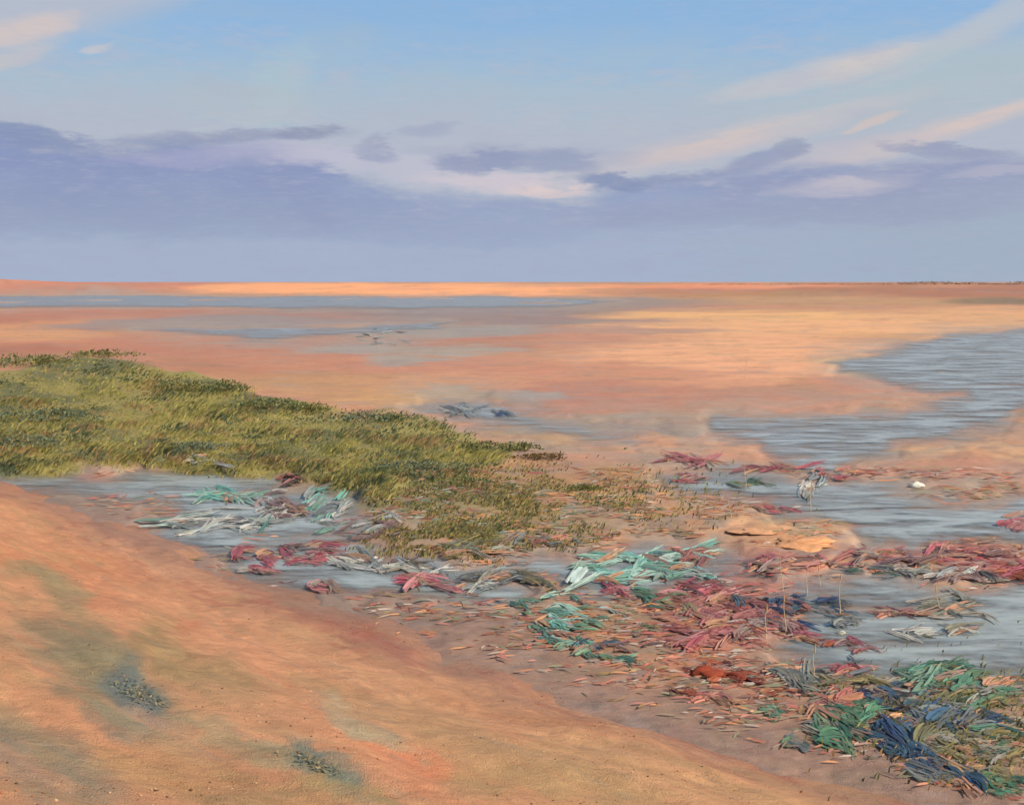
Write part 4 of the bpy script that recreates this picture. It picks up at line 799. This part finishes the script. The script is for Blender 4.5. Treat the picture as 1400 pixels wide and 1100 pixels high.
# ------------------------------------------------------------------ low creeping plants on the dune
def creeper(px, py, wp, dp, n, cols, label):
    r = np.random.default_rng(int(px + py)); a = r.uniform(0, 6.283, n); q = np.abs(r.normal(0, .42, n))
    x, y, z = ground_at(px + np.cos(a) * q * wp + .55 * np.sin(a) * q * dp, py + np.sin(a) * q * dp + .45 * np.cos(a) * q * wp * .6)
    bx, by, bz = (float(k[0]) for k in ground_at(px, py))
    L = .018 + .03 * r.random(n); d = r.normal(0, 1, (n, 3)); d[:, 2] = np.abs(d[:, 2]) * .25; d /= np.linalg.norm(d, axis=1)[:, None]
    s = np.cross(d, np.array([0, 0, 1.0]) + r.normal(0, .4, (n, 3))); s /= np.linalg.norm(s, axis=1)[:, None]
    p = np.stack([x - bx, y - by, z - bz + .006], 1); Lc = L[:, None]
    P = np.stack([p, p + d * Lc * .5 + s * Lc * .2, p + d * Lc, p + d * Lc * .5 - s * Lc * .2], 1).reshape(-1, 3)
    T = np.arange(n)[:, None] * 4 + np.array([0, 1, 2, 3]); c = (np.array([lin(k) for k in cols]) / LIGHT)[r.integers(0, len(cols), n)] * (.75 + .5 * r.random((n, 1)))
    e = tag(empty('creeping_plant', (bx, by, bz)), label, 'plant', 'creeping plants on the dune')
    mesh_obj('leaves', P, T, M_LEAF, e, np.repeat(c, 4, 0), None, False)
BG_ = [(122, 126, 118), (140, 134, 112), (158, 140, 110), (108, 120, 120)]; TN = [(160, 140, 106), (174, 148, 114), (146, 134, 104)]
creeper(185, 948, 60, 26, 420, BG_, 'blue-grey creeping plant on the left dune')
creeper(432, 1044, 44, 18, 220, BG_, 'blue-grey creeping plant at the bottom left centre')

# ------------------------------------------------------------------ pebbles and shell crumbs on the dune, the far treeline
n = 2400
px = RNG.uniform(-40, 1440, n * 2); py = RNG.uniform(720, 1110, n * 2)
x, y, z = ground_at(px, py); _, d = dune_sd(x, y); k = (d > .1) & (fbm(x / .8, y / .8, 401, 3) > .12); x, y, z = x[k][:n], y[k][:n], z[k][:n]; m = len(x)
base = np.array([(1, 0, 0), (-1, 0, 0), (0, 1, 0), (0, -1, 0), (0, 0, .7), (0, 0, -.5)], float); fc_ = np.array([(0, 2, 4), (2, 1, 4), (1, 3, 4), (3, 0, 4), (2, 0, 5), (1, 2, 5), (3, 1, 5), (0, 3, 5)])
sz = .003 + .010 * RNG.random(m) ** 3; V = base[None] * sz[:, None, None] * RNG.uniform(.6, 1.3, (m, 6, 1)) + np.stack([x, y, z + .002], 1)[:, None]
T = (np.arange(m)[:, None, None] * 6 + fc_[None]).reshape(-1, 3)
cc = np.array([alb(q) for q in ((214, 160, 124), (226, 190, 160), (150, 100, 74), (112, 92, 80), (190, 130, 96))])[RNG.integers(0, 5, m)]
tag(mesh_obj('pebbles', V.reshape(-1, 3), T, M_GRASS, None, np.repeat(cc, 6, 0), None, False), 'small pebbles and shell crumbs scattered over the dune', 'pebbles', None, 'stuff')
r = np.random.default_rng(77); n = 4200
pxs = np.where(r.random(n) < .55, r.uniform(1230, 1800, n), r.uniform(960, 1800, n)); bx = (pxs - 700) / F * 1500
hh = np.clip(2.6 + 3.5 * fbm(pxs / 40, pxs * 0, 601, 4), .5, 5) * sstep(pxs, 940, 1300) * r.random(n); by = 1500 + r.normal(0, 14, n); L = .5 + .8 * r.random(n)
dd = r.normal(0, 1, (n, 3)); dd /= np.linalg.norm(dd, axis=1)[:, None]; ss = np.cross(dd, r.normal(0, 1, (n, 3))); ss /= np.linalg.norm(ss, axis=1)[:, None]
p = np.stack([bx, by, hh + .2], 1); P = np.stack([p - dd * L[:, None], p + ss * L[:, None] * .6, p + dd * L[:, None], p - ss * L[:, None] * .6], 1).reshape(-1, 3)
tag(mesh_obj('far_trees', P, np.arange(n)[:, None] * 4 + np.array([0, 1, 2, 3]), M_LEAF, None, np.repeat((np.array([lin((140, 124, 110)), lin((154, 132, 114))]) / LIGHT)[r.integers(0, 2, n)], 4, 0), None, False), 'dark thin line of far trees on the right horizon', 'trees', None, 'stuff')
